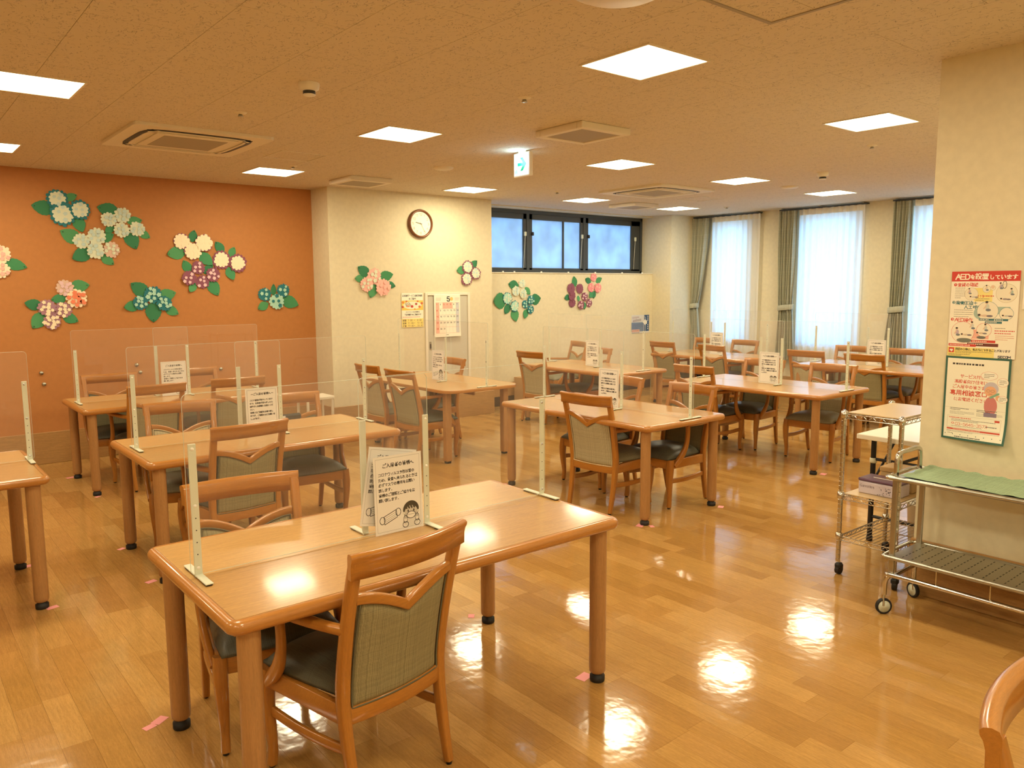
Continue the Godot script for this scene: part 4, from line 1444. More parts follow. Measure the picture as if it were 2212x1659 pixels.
func masked_head(im: Image, cx: float, cy: float, r: float, dark: Color) -> void:
	var ink := Color8(40, 38, 34)
	disc(im, cx, cy, r * 1.12, r * 1.08, dark)
	disc(im, cx, cy + r * 0.28, r * 0.9, r * 0.78, Color8(206, 202, 190))
	disc(im, cx - r * 1.02, cy + r * 0.35, r * 0.16, r * 0.2, Color8(225, 222, 210))
	disc(im, cx + r * 1.02, cy + r * 0.35, r * 0.16, r * 0.2, Color8(225, 222, 210))
	for k in 5:
		var x := cx + r * (-0.72 + 0.36 * k)
		stroke(im, Vector2(x, cy - r * 0.45), Vector2(x + r * 0.12, cy - r * 0.22), r * 0.2, dark)
	disc(im, cx - r * 0.4, cy + r * 0.12, r * 0.09, r * 0.15, ink)
	disc(im, cx + r * 0.4, cy + r * 0.12, r * 0.09, r * 0.15, ink)
	disc(im, cx, cy + r * 0.66, r * 0.62, r * 0.42, Color8(240, 238, 230))
	ring(im, cx, cy + r * 0.66, r * 0.62, r * 0.42, r * 0.07, ink)
	stroke(im, Vector2(cx - r * 0.5, cy + r * 0.6), Vector2(cx + r * 0.5, cy + r * 0.6), r * 0.04, Color8(120, 116, 108))

func sign_texture(mask: bool) -> ImageTexture:
	var w := 504
	var h := 713
	var im := Image.create(w, h, false, Image.FORMAT_RGB8)
	im.fill(Color8(240, 238, 232))
	var ink := Color8(34, 32, 30)
	var soft := Color8(150, 148, 142)
	for r in [[22, 22, 460, 2], [22, 689, 460, 2], [22, 22, 2, 668], [480, 22, 2, 668]]:
		im.fill_rect(Rect2i(r[0], r[1], r[2], r[3]), soft)
	if mask:
		write(im, "ご入居者の皆様へ", 92, 66, 40, ink, 0.13)
		var y := 150.0
		for s in ["コロナウィルス予防対策の", "ため、食堂へ来られるときは", "必ずマスクの着用をお願い", "致します。", "皆様のご理解とご協力をお", "願い致します。"]:
			write(im, s, 46, y, 31, ink, 0.14, 1.02)
			y += 47
		# a mask and a masked boy, drawn simply
		ring(im, 74, 585, 27, 34, 5, ink)
		ring(im, 240, 530, 27, 34, 5, ink)
		for q in [[90, 552, 218, 505], [96, 625, 228, 575], [90, 552, 96, 625], [218, 505, 228, 575]]:
			stroke(im, Vector2(q[0], q[1]), Vector2(q[2], q[3]), 5, ink)
		for q in [[106, 566, 208, 530], [108, 585, 212, 548], [110, 602, 216, 562]]:
			stroke(im, Vector2(q[0], q[1]), Vector2(q[2], q[3]), 3, soft)
		disc(im, 376, 640, 82, 48, Color8(226, 224, 216))
		ring(im, 376, 640, 82, 46, 5, ink, PI, TAU)
		masked_head(im, 376, 530, 76, Color8(74, 68, 56))
		for s in [-1, 1]:
			disc(im, 376 + s * 62, 612, 20, 34, Color8(236, 233, 224))
			ring(im, 376 + s * 62, 612, 20, 34, 4, ink)
			for k in 3:
				stroke(im, Vector2(376 + s * 62 - 9 + k * 9, 582), Vector2(376 + s * 62 - 9 + k * 9, 606), 3, ink)
			ring(im, 376 + s * 62, 662, 30, 26, 5, ink)
	else:
		for r in [[30, 30, 444, 3], [30, 680, 444, 3], [30, 30, 3, 650], [471, 30, 3, 650]]:
			im.fill_rect(Rect2i(r[0], r[1], r[2], r[3]), soft)
		write(im, "～ご入居の皆様へ～", 84, 72, 38, ink, 0.15)
		var y := 170.0
		for s in ["コロナ感染が拡大しています", "ので、お食事が済みましたら", "速やかにお部屋にお戻りくだ", "さい。", "皆様にはご迷惑をお掛け致し", "ますが、ご理解のほどお願い申", "し上げます。"]:
			write(im, s, 62, y, 27, ink, 0.17, 1.03)
			y += 47
		for x in [328, 418]:
			disc(im, x, 640, 34, 34, Color8(226, 224, 216))
			ring(im, x, 640, 34, 34, 4, ink, PI, TAU)
			masked_head(im, x, 566, 36, Color8(58, 54, 48) if x > 400 else Color8(96, 90, 80))
		ring(im, 372, 640, 52, 14, 4, ink)
	return ImageTexture.create_from_image(im)

func person(im: Image, x: float, y: float, s: float, shirt: Color, lying: bool) -> void:
	var hair := Color8(46, 40, 36)
	var skin := Color8(226, 196, 166)
	if lying:
		disc(im, x, y, s * 0.30, s * 0.26, skin)
		disc(im, x - s * 0.12, y - s * 0.06, s * 0.24, s * 0.2, hair)
		disc(im, x + s * 0.85, y + s * 0.08, s * 0.62, s * 0.24, shirt)
		disc(im, x + s * 1.7, y + s * 0.14, s * 0.55, s * 0.2, Color8(120, 112, 120))
	else:
		disc(im, x, y, s * 0.27, s * 0.3, skin)
		disc(im, x, y - s * 0.14, s * 0.28, s * 0.22, hair)
		disc(im, x + s * 0.12, y + s * 0.85, s * 0.42, s * 0.6, shirt)
		stroke(im, Vector2(x - s * 0.1, y + s * 0.6), Vector2(x - s * 0.5, y + s * 1.25), s * 0.2, skin)
		disc(im, x + s * 0.35, y + s * 1.5, s * 0.5, s * 0.28, Color8(120, 126, 132))

func aed_texture() -> ImageTexture:
	var w := 594
	var h := 830
	var im := Image.create(w, h, false, Image.FORMAT_RGB8)
	var white := Color8(242, 236, 216)
	im.fill(white)
	var red := Color8(206, 66, 54)
	var teal := Color8(60, 112, 118)
	im.fill_rect(Rect2i(0, 0, w, 96), red)
	write(im, "AED", 30, 20, 60, white, 0.17, 0.98)
	write(im, "を", 168, 32, 44, white, 0.15)
	write(im, "設置", 212, 18, 58, white, 0.13)
	write(im, "しています", 336, 32, 46, white, 0.15)
	# yellow panel and circles of the first step
	im.fill_rect(Rect2i(214, 160, 160, 130), Color8(238, 222, 140))
	for c in [[188, 218, 60], [320, 170, 34], [490, 210, 88], [374, 160, 22]]:
		disc(im, c[0], c[1], c[2], c[2], Color8(236, 228, 204))
		ring(im, c[0], c[1], c[2], c[2], 2, Color8(190, 170, 130))
	disc(im, 40, 128, 15, 15, red)
	write(im, "1", 31, 118, 20, white, 0.16)
	write(im, "意識の確認", 58, 110, 36, red, 0.11)
	rule_lines(im, 40, 158, 90, 6, 19, 5, Color8(110, 104, 92))
	person(im, 168, 170, 28, Color8(190, 170, 178), false)
	person(im, 186, 244, 30, Color8(200, 200, 190), true)
	person(im, 318, 140, 26, Color8(214, 206, 186), false)
	disc(im, 372, 150, 16, 17, Color8(226, 196, 166))
	person(im, 436, 118, 30, Color8(180, 164, 178), false)
	ring(im, 470, 130, 16, 34, 4, Color8(90, 88, 84))
	person(im, 528, 172, 32, Color8(170, 186, 176), false)
	person(im, 452, 262, 34, Color8(150, 138, 138), true)
	write(im, "119", 240, 226, 26, red, 0.13)
	rule_lines(im, 292, 232, 100, 1, 10, 9, red)
	rule_lines(im, 230, 262, 120, 2, 16, 5, Color8(90, 84, 74))
	# second step
	disc(im, 34, 300, 15, 15, teal)
	write(im, "2", 25, 290, 20, white, 0.16)
	write(im, "胸骨圧迫＋", 52, 284, 38, teal, 0.12)
	write(im, "人工呼吸", 128, 326, 38, teal, 0.12)
	disc(im, 290, 400, 70, 62, Color8(168, 190, 176))
	im.fill_rect(Rect2i(330, 338, 200, 70), Color8(168, 190, 176))
	disc(im, 340, 380, 92, 92, Color8(238, 230, 208))
	ring(im, 340, 380, 92, 92, 2, teal)
	disc(im, 500, 402, 58, 58, Color8(238, 230, 208))
	ring(im, 500, 402, 58, 58, 2, teal)
	person(im, 330, 300, 46, Color8(206, 210, 196), false)
	person(im, 276, 420, 50, Color8(222, 198, 172), true)
	person(im, 476, 420, 34, Color8(196, 196, 184), true)
	for r in [[270, 452, 132, 20], [408, 452, 110, 20], [324, 478, 144, 20]]:
		im.fill_rect(Rect2i(r[0], r[1], r[2], r[3]), teal)
		rule_lines(im, r[0] + 8, r[1] + 6, r[2] - 16, 1, 8, 8, white)
	rule_lines(im, 40, 372, 170, 4, 21, 5, Color8(120, 112, 100))
	# third step
	im.fill_rect(Rect2i(214, 560, 150, 90), Color8(236, 180, 160))
	disc(im, 30, 466, 15, 15, red)
	write(im, "3", 21, 456, 20, white, 0.16)
	write(im, "AED", 46, 448, 40, red, 0.12, 0.95)
	write(im, "操作", 134, 448, 40, red, 0.11)
	disc(im, 130, 590, 104, 104, Color8(240, 232, 212))
	ring(im, 130, 590, 104, 104, 2, red)
	disc(im, 320, 562, 66, 66, Color8(240, 232, 212))
	ring(im, 320, 562, 66, 66, 2, red)
	person(im, 76, 556, 40, Color8(190, 172, 186), false)
	person(im, 130, 610, 38, Color8(214, 196, 170), true)
	disc(im, 150, 668, 70, 22, Color8(120, 122, 108))
	person(im, 212, 494, 36, Color8(210, 212, 200), false)
	person(im, 330, 512, 34, Color8(200, 206, 196), false)
	person(im, 268, 590, 36, Color8(206, 186, 160), true)
	disc(im, 300, 634, 40, 14, Color8(110, 112, 104))
	rule_lines(im, 412, 540, 100, 1, 10, 6, Color8(120, 112, 100))
	rule_lines(im, 412, 562, 160, 2, 24, 9, red)
	rule_lines(im, 420, 612, 150, 3, 18, 5, Color8(200, 110, 90))
	for r in [[214, 660, 210, 24, red], [180, 690, 270, 30, Color8(110, 56, 46)], [8, 704, 250, 24, red]]:
		im.fill_rect(Rect2i(r[0], r[1], r[2], r[3]), r[4])
		rule_lines(im, r[0] + 10, r[1] + 8, r[2] - 20, 1, 8, 9, white)
	# foot
	im.fill_rect(Rect2i(0, 738, 420, 92), Color8(238, 220, 130))
	im.fill_rect(Rect2i(12, 744, 50, 48), red)
	disc(im, 30, 766, 9, 9, white)
	disc(im, 44, 766, 9, 9, white)
	for k in 18:
		im.fill_rect(Rect2i(22 + k, 768 + k, 32 - 2 * k if k < 16 else 2, 2), white)
	write(im, "突然の心停止、私たちにできることがあります", 72, 744, 23, Color8(40, 38, 34), 0.12, 1.0)
	rule_lines(im, 72, 776, 330, 2, 12, 5, Color8(90, 84, 70))
	rule_lines(im, 12, 804, 200, 2, 11, 5, Color8(90, 84, 70))
	write(im, "SECOM", 450, 800, 26, Color8(40, 44, 60), 0.2, 1.12)
	return ImageTexture.create_from_image(im)

func advice_texture() -> ImageTexture:
	var w := 594
	var h := 840
	var im := Image.create(w, h, false, Image.FORMAT_RGB8)
	im.fill(Color8(54, 98, 84))
	im.fill_rect(Rect2i(20, 20, w - 40, h - 40), Color8(242, 238, 218))
	var red := Color8(206, 78, 58)
	var ink := Color8(60, 56, 50)
	rule_lines(im, 70, 66, 470, 1, 10, 17, ink)
	write(im, "サービス付き", 150, 178, 36, red, 0.1)
	write(im, "高齢者向け住宅に", 98, 230, 37, red, 0.1)
	write(im, "ご入居中の皆さまへ", 80, 282, 37, red, 0.1)
	write(im, "専用相談窓口", 58, 334, 56, red, 0.13)
	write(im, "にお電話ください", 98, 408, 38, red, 0.11)
	# woman on the telephone
	disc(im, 440, 470, 58, 92, Color8(206, 128, 124))
	im.fill_rect(Rect2i(384, 540, 114, 40), Color8(140, 124, 150))
	disc(im, 436, 300, 66, 66, Color8(196, 190, 200))
	disc(im, 432, 326, 52, 50, Color8(232, 176, 136))
	ring(im, 412, 322, 16, 12, 2, Color8(120, 110, 100))
	ring(im, 450, 322, 16, 12, 2, Color8(120, 110, 100))
	stroke(im, Vector2(416, 352), Vector2(446, 352), 3, Color8(150, 80, 60))
	stroke(im, Vector2(436, 386), Vector2(500, 346), 18, Color8(130, 176, 150))
	disc(im, 500, 386, 22, 26, Color8(232, 176, 136))
	for c in [[412, 176, 74, 40], [534, 232, 48, 42], [540, 396, 42, 34]]:
		disc(im, c[0], c[1], c[2], c[3], Color8(244, 240, 224))
		ring(im, c[0], c[1], c[2], c[3], 2, Color8(210, 130, 110))
		rule_lines(im, c[0] - c[2] * 0.6, c[1] - c[3] * 0.45, c[2] * 1.2, 3, c[3] * 0.4, 5, ink)
	im.fill_rect(Rect2i(20, 516, w - 40, 2), Color8(200, 194, 170))
	for x in [70, 320]:
		rule_lines(im, x, 520, 180, 2, 14, 6, ink)
		rule_lines(im, x, 554, 230, 3, 12, 4, Color8(130, 124, 112))
	for r in [[50, 600, 494, 2], [50, 716, 494, 2], [50, 600, 2, 118], [542, 600, 2, 118]]:
		im.fill_rect(Rect2i(r[0], r[1], r[2], r[3]), Color8(190, 180, 150))
	rule_lines(im, 66, 614, 400, 1, 10, 9, red)
	im.fill_rect(Rect2i(486, 608, 44, 20), red)
	rule_lines(im, 90, 634, 400, 2, 13, 5, ink)
	ring(im, 104, 676, 12, 8, 4, red)
	write(im, "03-5645-3573", 124, 662, 34, red, 0.1, 1.02)
	rule_lines(im, 410, 676, 120, 1, 10, 8, ink)
	rule_lines(im, 90, 702, 430, 1, 10, 4, ink)
	im.fill_rect(Rect2i(50, 726, 494, 16), red)
	rule_lines(im, 110, 731, 380, 1, 8, 6, Color8(240, 220, 200))
	rule_lines(im, 50, 750, 490, 2, 9, 4, Color8(130, 124, 112))
	rule_lines(im, 60, 776, 130, 1, 9, 5, ink)
	rule_lines(im, 130, 804, 300, 1, 9, 9, ink)
	return ImageTexture.create_from_image(im)

func meals_texture() -> ImageTexture:
	var w := 400
	var h := 540
	var im := Image.create(w, h, false, Image.FORMAT_RGB8)
	im.fill(Color8(248, 242, 222))
	var ink := Color8(50, 46, 40)
	write(im, "お食事サービス提供時間", 16, 30, 32, ink, 0.13, 1.04)
	write(im, "のご案内", 130, 78, 32, ink, 0.13)
	im.fill_rect(Rect2i(4, 122, 392, 152), Color8(244, 206, 96))
	disc(im, 200, 196, 168, 62, Color8(250, 240, 214))
	for c in [[26, 150, 22, 222, 140, 70], [372, 168, 24, 210, 110, 70], [20, 220, 22, 190, 80, 60], [190, 214, 26, 190, 70, 60], [268, 176, 22, 170, 70, 60], [330, 220, 24, 214, 120, 80], [90, 134, 18, 210, 120, 70], [296, 136, 18, 210, 120, 70], [240, 258, 18, 230, 170, 70]]:
		disc(im, c[0], c[1], c[2], c[2] * 0.8, Color8(c[3], c[4], c[5]))
	for c in [[82, 176], [128, 168], [150, 190], [100, 206]]:
		ring(im, c[0], c[1], 16, 14, 6, Color8(90, 80, 60))
	disc(im, 120, 210, 30, 14, Color8(226, 150, 110))
	write(im, "ココファンのお食事は", 70, 288, 25, ink, 0.13)
	write(im, "下記時間でのご提供です", 50, 328, 27, ink, 0.14)
	rule_lines(im, 20, 376, 360, 1, 10, 9, Color8(214, 80, 60))
	im.fill_rect(Rect2i(0, 406, w, 134), Color8(248, 226, 130))
	var y := 416.0
	for s in [["朝食", "7:30", "8:30"], ["昼食", "11:45", "12:30"], ["夕食", "17:30", "18:30"]]:
		write(im, s[0], 16, y, 32, ink, 0.14)
		write(im, s[1], 104, y + 2, 28, ink, 0.12)
		write(im, "～", 216, y + 2, 26, ink, 0.12)
		write(im, s[2], 276, y + 2, 28, ink, 0.12)
		y += 42
	for r in [[0, 0, w, 3], [0, h - 3, w, 3], [0, 0, 3, h], [w - 3, 0, 3, h]]:
		im.fill_rect(Rect2i(r[0], r[1], r[2], r[3]), Color8(214, 200, 166))
	return ImageTexture.create_from_image(im)

func calendar_texture() -> ImageTexture:
	var w := 400
	var h := 520
	var im := Image.create(w, h, false, Image.FORMAT_RGB8)
	im.fill(Color8(250, 244, 224))
	write(im, "5", 182, 14, 66, Color8(44, 40, 36), 0.16)
	disc(im, 264, 48, 24, 24, Color8(246, 196, 120))
	rule_lines(im, 30, 34, 70, 3, 14, 6, Color8(222, 180, 160))
	rule_lines(im, 314, 34, 70, 3, 14, 6, Color8(222, 180, 160))
	var x0 := 24.0
	var y0 := 92.0
	var cw := 51.0
	var chh := 76.0
	for r in 5:
		for c in 7:
			var day := r * 7 + c + 1
			var col := Color8(250, 244, 224)
			if c == 0 or (r == 0 and c in [2, 3, 4]):
				col = Color8(246, 186, 166)
			elif c == 6:
				col = Color8(206, 208, 210)
			im.fill_rect(Rect2i(int(x0 + c * cw) + 1, int(y0 + r * chh) + 1, int(cw) - 2, int(chh) - 2), col)
			if day <= 31:
				write(im, str(day), x0 + c * cw + 8, y0 + r * chh + 12, 20, Color8(200, 60, 50) if c == 0 or (r == 0 and c in [2, 3, 4]) else Color8(70, 66, 60), 0.13)
	for c in 8:
		im.fill_rect(Rect2i(int(x0 + c * cw), int(y0), 1, int(5 * chh)), Color8(190, 170, 150))
	for r in 6:
		im.fill_rect(Rect2i(int(x0), int(y0 + r * chh), int(7 * cw), 2), Color8(220, 150, 130))
	rule_lines(im, 170, 490, 60, 1, 10, 9, Color8(110, 90, 70))
	return ImageTexture.create_from_image(im)

func leaflet_texture() -> ImageTexture:
	var im := Image.create(300, 210, false, Image.FORMAT_RGB8)
	im.fill(Color8(214, 214, 214))
	var blue := Color8(60, 92, 140)
	im.fill_rect(Rect2i(0, 84, 208, 108), Color8(92, 122, 164))
	im.fill_rect(Rect2i(214, 0, 86, 190), blue)
	im.fill_rect(Rect2i(6, 166, 130, 30), Color8(214, 160, 150))
	rule_lines(im, 14, 16, 110, 3, 12, 6, Color8(140, 100, 110))
	for k in 4:
		stroke(im, Vector2(20, 60 + k * 6), Vector2(160, 44 + k * 8), 5, Color8(150, 140, 150))
	rule_lines(im, 16, 104, 170, 4, 14, 6, Color8(60, 84, 130))
	rule_lines(im, 14, 176, 110, 1, 8, 8, Color8(150, 70, 70))
	for q in [[196, 84, 236, 56], [196, 84, 236, 114], [236, 56, 236, 114]]:
		stroke(im, Vector2(q[0], q[1]), Vector2(q[2], q[3]), 10, Color8(236, 236, 232))
	im.fill_rect(Rect2i(214, 64, 50, 42), Color8(236, 236, 232))
	for y in [12, 34, 56, 112, 134, 156]:
		im.fill_rect(Rect2i(270, y, 16, 12), Color8(210, 214, 220))
	rule_lines(im, 10, 200, 260, 1, 8, 6, Color8(80, 78, 76))
	return ImageTexture.create_from_image(im)


# ---------------------------------------------------------------- things on the walls
func textured(t: Texture2D, rough := 0.6) -> StandardMaterial3D:
	var m := plain(Color.WHITE, rough)
	m.albedo_texture = t
	return m

func wall_things() -> void:
	# clock
	var ck := thing("wall_clock", "round wall clock with brown wooden rim and cream dial", "clock", Vector3(5.09, 2.36, CLOCK_Z))
	var rim := part("rim", MB.new().lathe([Vector2(0.166, 0.0), Vector2(0.168, 0.02), Vector2(0.160, 0.038), Vector2(0.150, 0.043), Vector2(0.142, 0.036), Vector2(0.138, 0.020)], Vector3.ZERO, 48).done(), plain(Color8(120, 74, 42), 0.25), ck)
	rim.rotation.x = PI / 2
	var im := Image.create(512, 512, false, Image.FORMAT_RGB8)
	im.fill(Color8(246, 240, 214))
	for k in 12:
		var a := TAU * (k + 1) / 12.0
		var s := str(k + 1)
		var wd := 60.0 * 0.72 * s.length() * (0.86 if s.length() > 1 else 1.0)
		write(im, s, 256 + sin(a) * 196 - wd / 2.0 - 4, 256 - cos(a) * 196 - 30, 60, Color8(150, 128, 92), 0.1, 0.86)
	rule_lines(im, 226, 150, 60, 1, 8, 8, Color8(190, 178, 146))
	var dial := MB.new()
	for k in 48:
		var a := TAU * k / 48.0
		var b := TAU * (k + 1) / 48.0
		var c := Vector3(0, 0, 0.02)
		for q in [[c, Vector2(0.5, 0.5)], [c + Vector3(cos(b), sin(b), 0) * 0.141, Vector2(0.5 + 0.5 * cos(b), 0.5 - 0.5 * sin(b))], [c + Vector3(cos(a), sin(a), 0) * 0.141, Vector2(0.5 + 0.5 * cos(a), 0.5 - 0.5 * sin(a))]]:
			dial.st.set_uv(q[1])
			dial.st.add_vertex(q[0])
	part("dial", dial.done(), textured(ImageTexture.create_from_image(im), 0.3), ck)
	part("back_plate", box(Vector3(-0.10, -0.10, 0.0), Vector3(0.10, 0.10, 0.018)), M.dark, ck)
	for e in [[282.0, 0.070, 0.006, "hour_hand", 0.024], [150.0, 0.105, 0.003, "minute_hand", 0.027]]:
		var hd := part(e[3], bbox(Vector3(-e[2] / 2.0, -0.02, 0.0), Vector3(e[2] / 2.0, e[1], 0.002), 0.0008), plain(Color8(96, 84, 60), 0.4), ck)
		hd.position.z = e[4]
		hd.rotation.z = -deg_to_rad(e[0])
	# grey hatch door
	var d := Node3D.new()
	d.name = "door_1"
	d.set_meta("kind", "structure")
	add_child(d)
	var df := MB.new()
	var zd := CLOCK_Z
	df.bbox(Vector3(5.135, 0.2975, zd), Vector3(5.17, 1.555, zd + 0.018), 0.002)
	df.bbox(Vector3(5.762, 0.2975, zd), Vector3(5.797, 1.555, zd + 0.018), 0.002)
	df.bbox(Vector3(5.17, 1.522, zd), Vector3(5.762, 1.555, zd + 0.018), 0.002)
	part("door_frame", df.done(), M.white_paint, d)
	part("door_leaf", bbox(Vector3(5.176, 0.2985, zd), Vector3(5.756, 1.516, zd + 0.009), 0.002), M.grey_door, d)
	var hn := part("door_handle", bbox(Vector3(5.188, 0.868, zd + 0.008), Vector3(5.218, 0.968, zd + 0.013), 0.002), M.steel, d)
	part("handle_recess", box(Vector3(5.195, 0.885, zd + 0.0125), Vector3(5.211, 0.94, zd + 0.0135)), M.dark, hn)
	# calendar and meal-time poster
	var cal := thing("wall_calendar", "wall calendar for May hanging on the grey hatch door", "calendar", Vector3(5.446, 1.272, zd + 0.022))
	part("page", printed(0.384, 0.505, 0.003, 0.004, 0.012), textured(calendar_texture()), cal)
	part("hanger", bbox(Vector3(-0.192, 0.249, -0.002), Vector3(0.192, 0.258, 0.004), 0.001), M.paper, cal)
	var ml := thing("meal_poster", "cream poster with breakfast, lunch and supper times beside the calendar", "poster", Vector3(4.963, 1.355, zd + 0.004))
	part("sheet", printed(0.300, 0.405, 0.001, 0.003), textured(meals_texture()), ml)
	# leaflet by the pillar
	var lf := thing("leaflet", "blue and white leaflet with a white arrow on the window wall", "poster", Vector3(9.42, 1.024, WIN_Z + 0.004))
	part("sheet", printed(0.41, 0.285, 0.001, 0.002), textured(leaflet_texture()), lf)
	# posters on the partition
	var pa := thing("aed_poster", "red-headed AED instruction poster with numbered steps on the notice wall", "poster", Vector3(POST_X - 0.003, 1.4715, -1.50), -PI / 2)
	part("sheet", printed(0.300, 0.415, 0.001, 0.006), textured(aed_texture()), pa)
	var pb := thing("advice_poster", "green-bordered telephone advice poster with an elderly woman, curling at the bottom", "poster", Vector3(POST_X - 0.006, 1.058, -1.507), -PI / 2)
	part("sheet", printed(0.292, 0.414, 0.001, 0.005, 0.03), textured(advice_texture()), pb)
	pb.rotation.x = 0.0
	var im3 := Image.create(128, 180, false, Image.FORMAT_RGB8)
	im3.fill(Color8(240, 232, 214))
	im3.fill_rect(Rect2i(8, 70, 112, 78), Color8(196, 62, 50))
	var pc := thing("red_notice", "white sheet with a red block at the edge of the notice wall", "poster", Vector3(POST_X - 0.003, 1.6485, -1.231), -PI / 2)
	part("sheet", printed(0.21, 0.297, 0.001, 0.004), textured(ImageTexture.create_from_image(im3)), pc)
	# small round plugs left in the orange wall
	for e in [[1.182, 0.852], [1.197, 0.747], [2.004, 0.874], [2.033, 0.798], [2.827, 0.775]]:
		var pg := thing("wall_plug", "small round metal wall plug in the orange wall", "wall plug", Vector3(e[0], e[1], ORANGE_Z), 0.0, "wall plugs in the orange wall")
		var q := part("cap", MB.new().lathe([Vector2(0.0, 0.016), Vector2(0.014, 0.015), Vector2(0.018, 0.009), Vector2(0.018, 0.0)], Vector3.ZERO, 14).done(), M.steel, pg)
		q.rotation.x = PI / 2


# ---------------------------------------------------------------- paper hydrangeas
func scallop(r: float, lobes: int, depth: float, sd: int) -> PackedVector2Array:
	var q := RandomNumberGenerator.new()
	q.seed = sd
	var out := PackedVector2Array()
	var n := lobes * 5
	var jig := []
	for k in lobes:
		jig.append(q.randf_range(0.92, 1.05))
	for k in n:
		var a := TAU * k / n
		var lobe := absf(sin(a * lobes / 2.0))
		out.append(Vector2(cos(a), sin(a)) * r * jig[(k / 5) % lobes] * (1.0 - depth + depth * pow(lobe, 0.6)))
	return out

func leaf_mesh(base: Vector3, tip: Vector3, width: float, lift: float) -> ArrayMesh:
	var axis := tip - base
	var side := Vector3(-axis.y, axis.x, 0).normalized()
	var m := MB.new()
	m.smooth(true)
	var n := 12
	var top := []
	for k in n + 1:
		var t := float(k) / n
		var w := width * pow(sin(PI * pow(t, 0.85)), 0.8) * (1.0 if k % 2 == 0 else 0.93)
		if k == n:
			w = 0.0
		if k == 0:
			w = width * 0.25
		var c := base + axis * t + Vector3(0, 0, 0.004 + lift * t * t)
		top.append([c - side * w + Vector3(0, 0, -0.0015), c + Vector3(0, 0, 0.0015), c + side * w + Vector3(0, 0, -0.0015)])
	for k in n:
		for j in 2:
			m.quad(top[k][j], top[k][j + 1], top[k + 1][j + 1], top[k + 1][j])
			var o := Vector3(0, 0, -0.0012)
			m.quad(top[k][j + 1] + o, top[k][j] + o, top[k + 1][j] + o, top[k + 1][j + 1] + o)
	return m.done()

var flower_seed := 100

func hydrangea(label: String, wz: float, ox: float, oy: float, sc: float, heads: Array, leaves: Array) -> void:
	var c := Vector3.ZERO
	for h in heads:
		c += on_z(ox + h[0] / sc, oy + h[1] / sc, wz)
	c /= heads.size()
	var t := thing("paper_hydrangea", label, "paper flower", Vector3(c.x, c.y, wz), 0.0, "")
	var P := func(x: float, y: float) -> Vector3: return on_z(ox + x / sc, oy + y / sc, wz) - t.position
	var greens := [plain(Color8(64, 142, 92), 0.7), plain(Color8(52, 128, 86), 0.7), plain(Color8(78, 152, 98), 0.7)]
	for k in leaves.size():
		var l: Array = leaves[k]
		var a: Vector3 = P.call(l[0], l[1])
		var b: Vector3 = P.call(l[2], l[3])
		var back := (a - b) * 0.22
		var lf := part("leaf", leaf_mesh(a + back, b, (b - a).length() * (l[4] if l.size() > 4 else 0.44), 0.008 + 0.012 * ((k * 7) % 3) / 2.0), greens[(k + flower_seed) % 3], t)
		var pin := part("pin", MB.new().lathe([Vector2(0.0, 0.005), Vector2(0.004, 0.004), Vector2(0.0045, 0.0)], Vector3.ZERO, 8).done(), M.dark, lf)
		pin.position = b + (a - b) * 0.16 + Vector3(0, 0, 0.014)
		pin.rotation.x = PI / 2
	for k in heads.size():
		var h: Array = heads[k]
		flower_seed += 1
		var ctr: Vector3 = P.call(h[0], h[1])
		var r: float = (P.call(h[0], h[1] - h[2]) - P.call(h[0], h[1] + h[2])).length() / 2.0
		var z := 0.010 + 0.005 * (k % 3)
		var main: Node
		if h[3] != null:
			main = part("flower_head", MB.new().slab(scallop(r * h[4], 15, 0.16, flower_seed), ctr + Vector3(0, 0, z), Vector3.RIGHT, Vector3.UP, 0.0015).done(), plain(h[3], 0.75), t)
			if h[5] != null:
				part("petal_disc", MB.new().slab(scallop(r, 12, 0.18, flower_seed + 50), ctr + Vector3(0, 0, z + 0.0035), Vector3.RIGHT, Vector3.UP, 0.0015).done(), plain(h[5], 0.75), main)
		else:
			main = part("flower_head", MB.new().slab(scallop(r, 13, 0.18, flower_seed), ctr + Vector3(0, 0, z), Vector3.RIGHT, Vector3.UP, 0.0015).done(), plain(h[5], 0.75), t)
		var n: int = h[7]
		if n > 0:
			var q := RandomNumberGenerator.new()
			q.seed = flower_seed * 13
			var fm := plain(h[6], 0.75)
			for j in n:
				var a := TAU * (j * 0.382 + q.randf() * 0.1)
				var rr := r * 0.78 * sqrt((j + 0.4) / n)
				var fr := r * q.randf_range(0.20, 0.27)
				part("floret", MB.new().slab(scallop(fr, 5, 0.3, flower_seed + j), ctr + Vector3(cos(a) * rr, sin(a) * rr, z + 0.006 + 0.0006 * (j % 3)), Vector3.RIGHT, Vector3.UP, 0.0012).done(), fm, main)

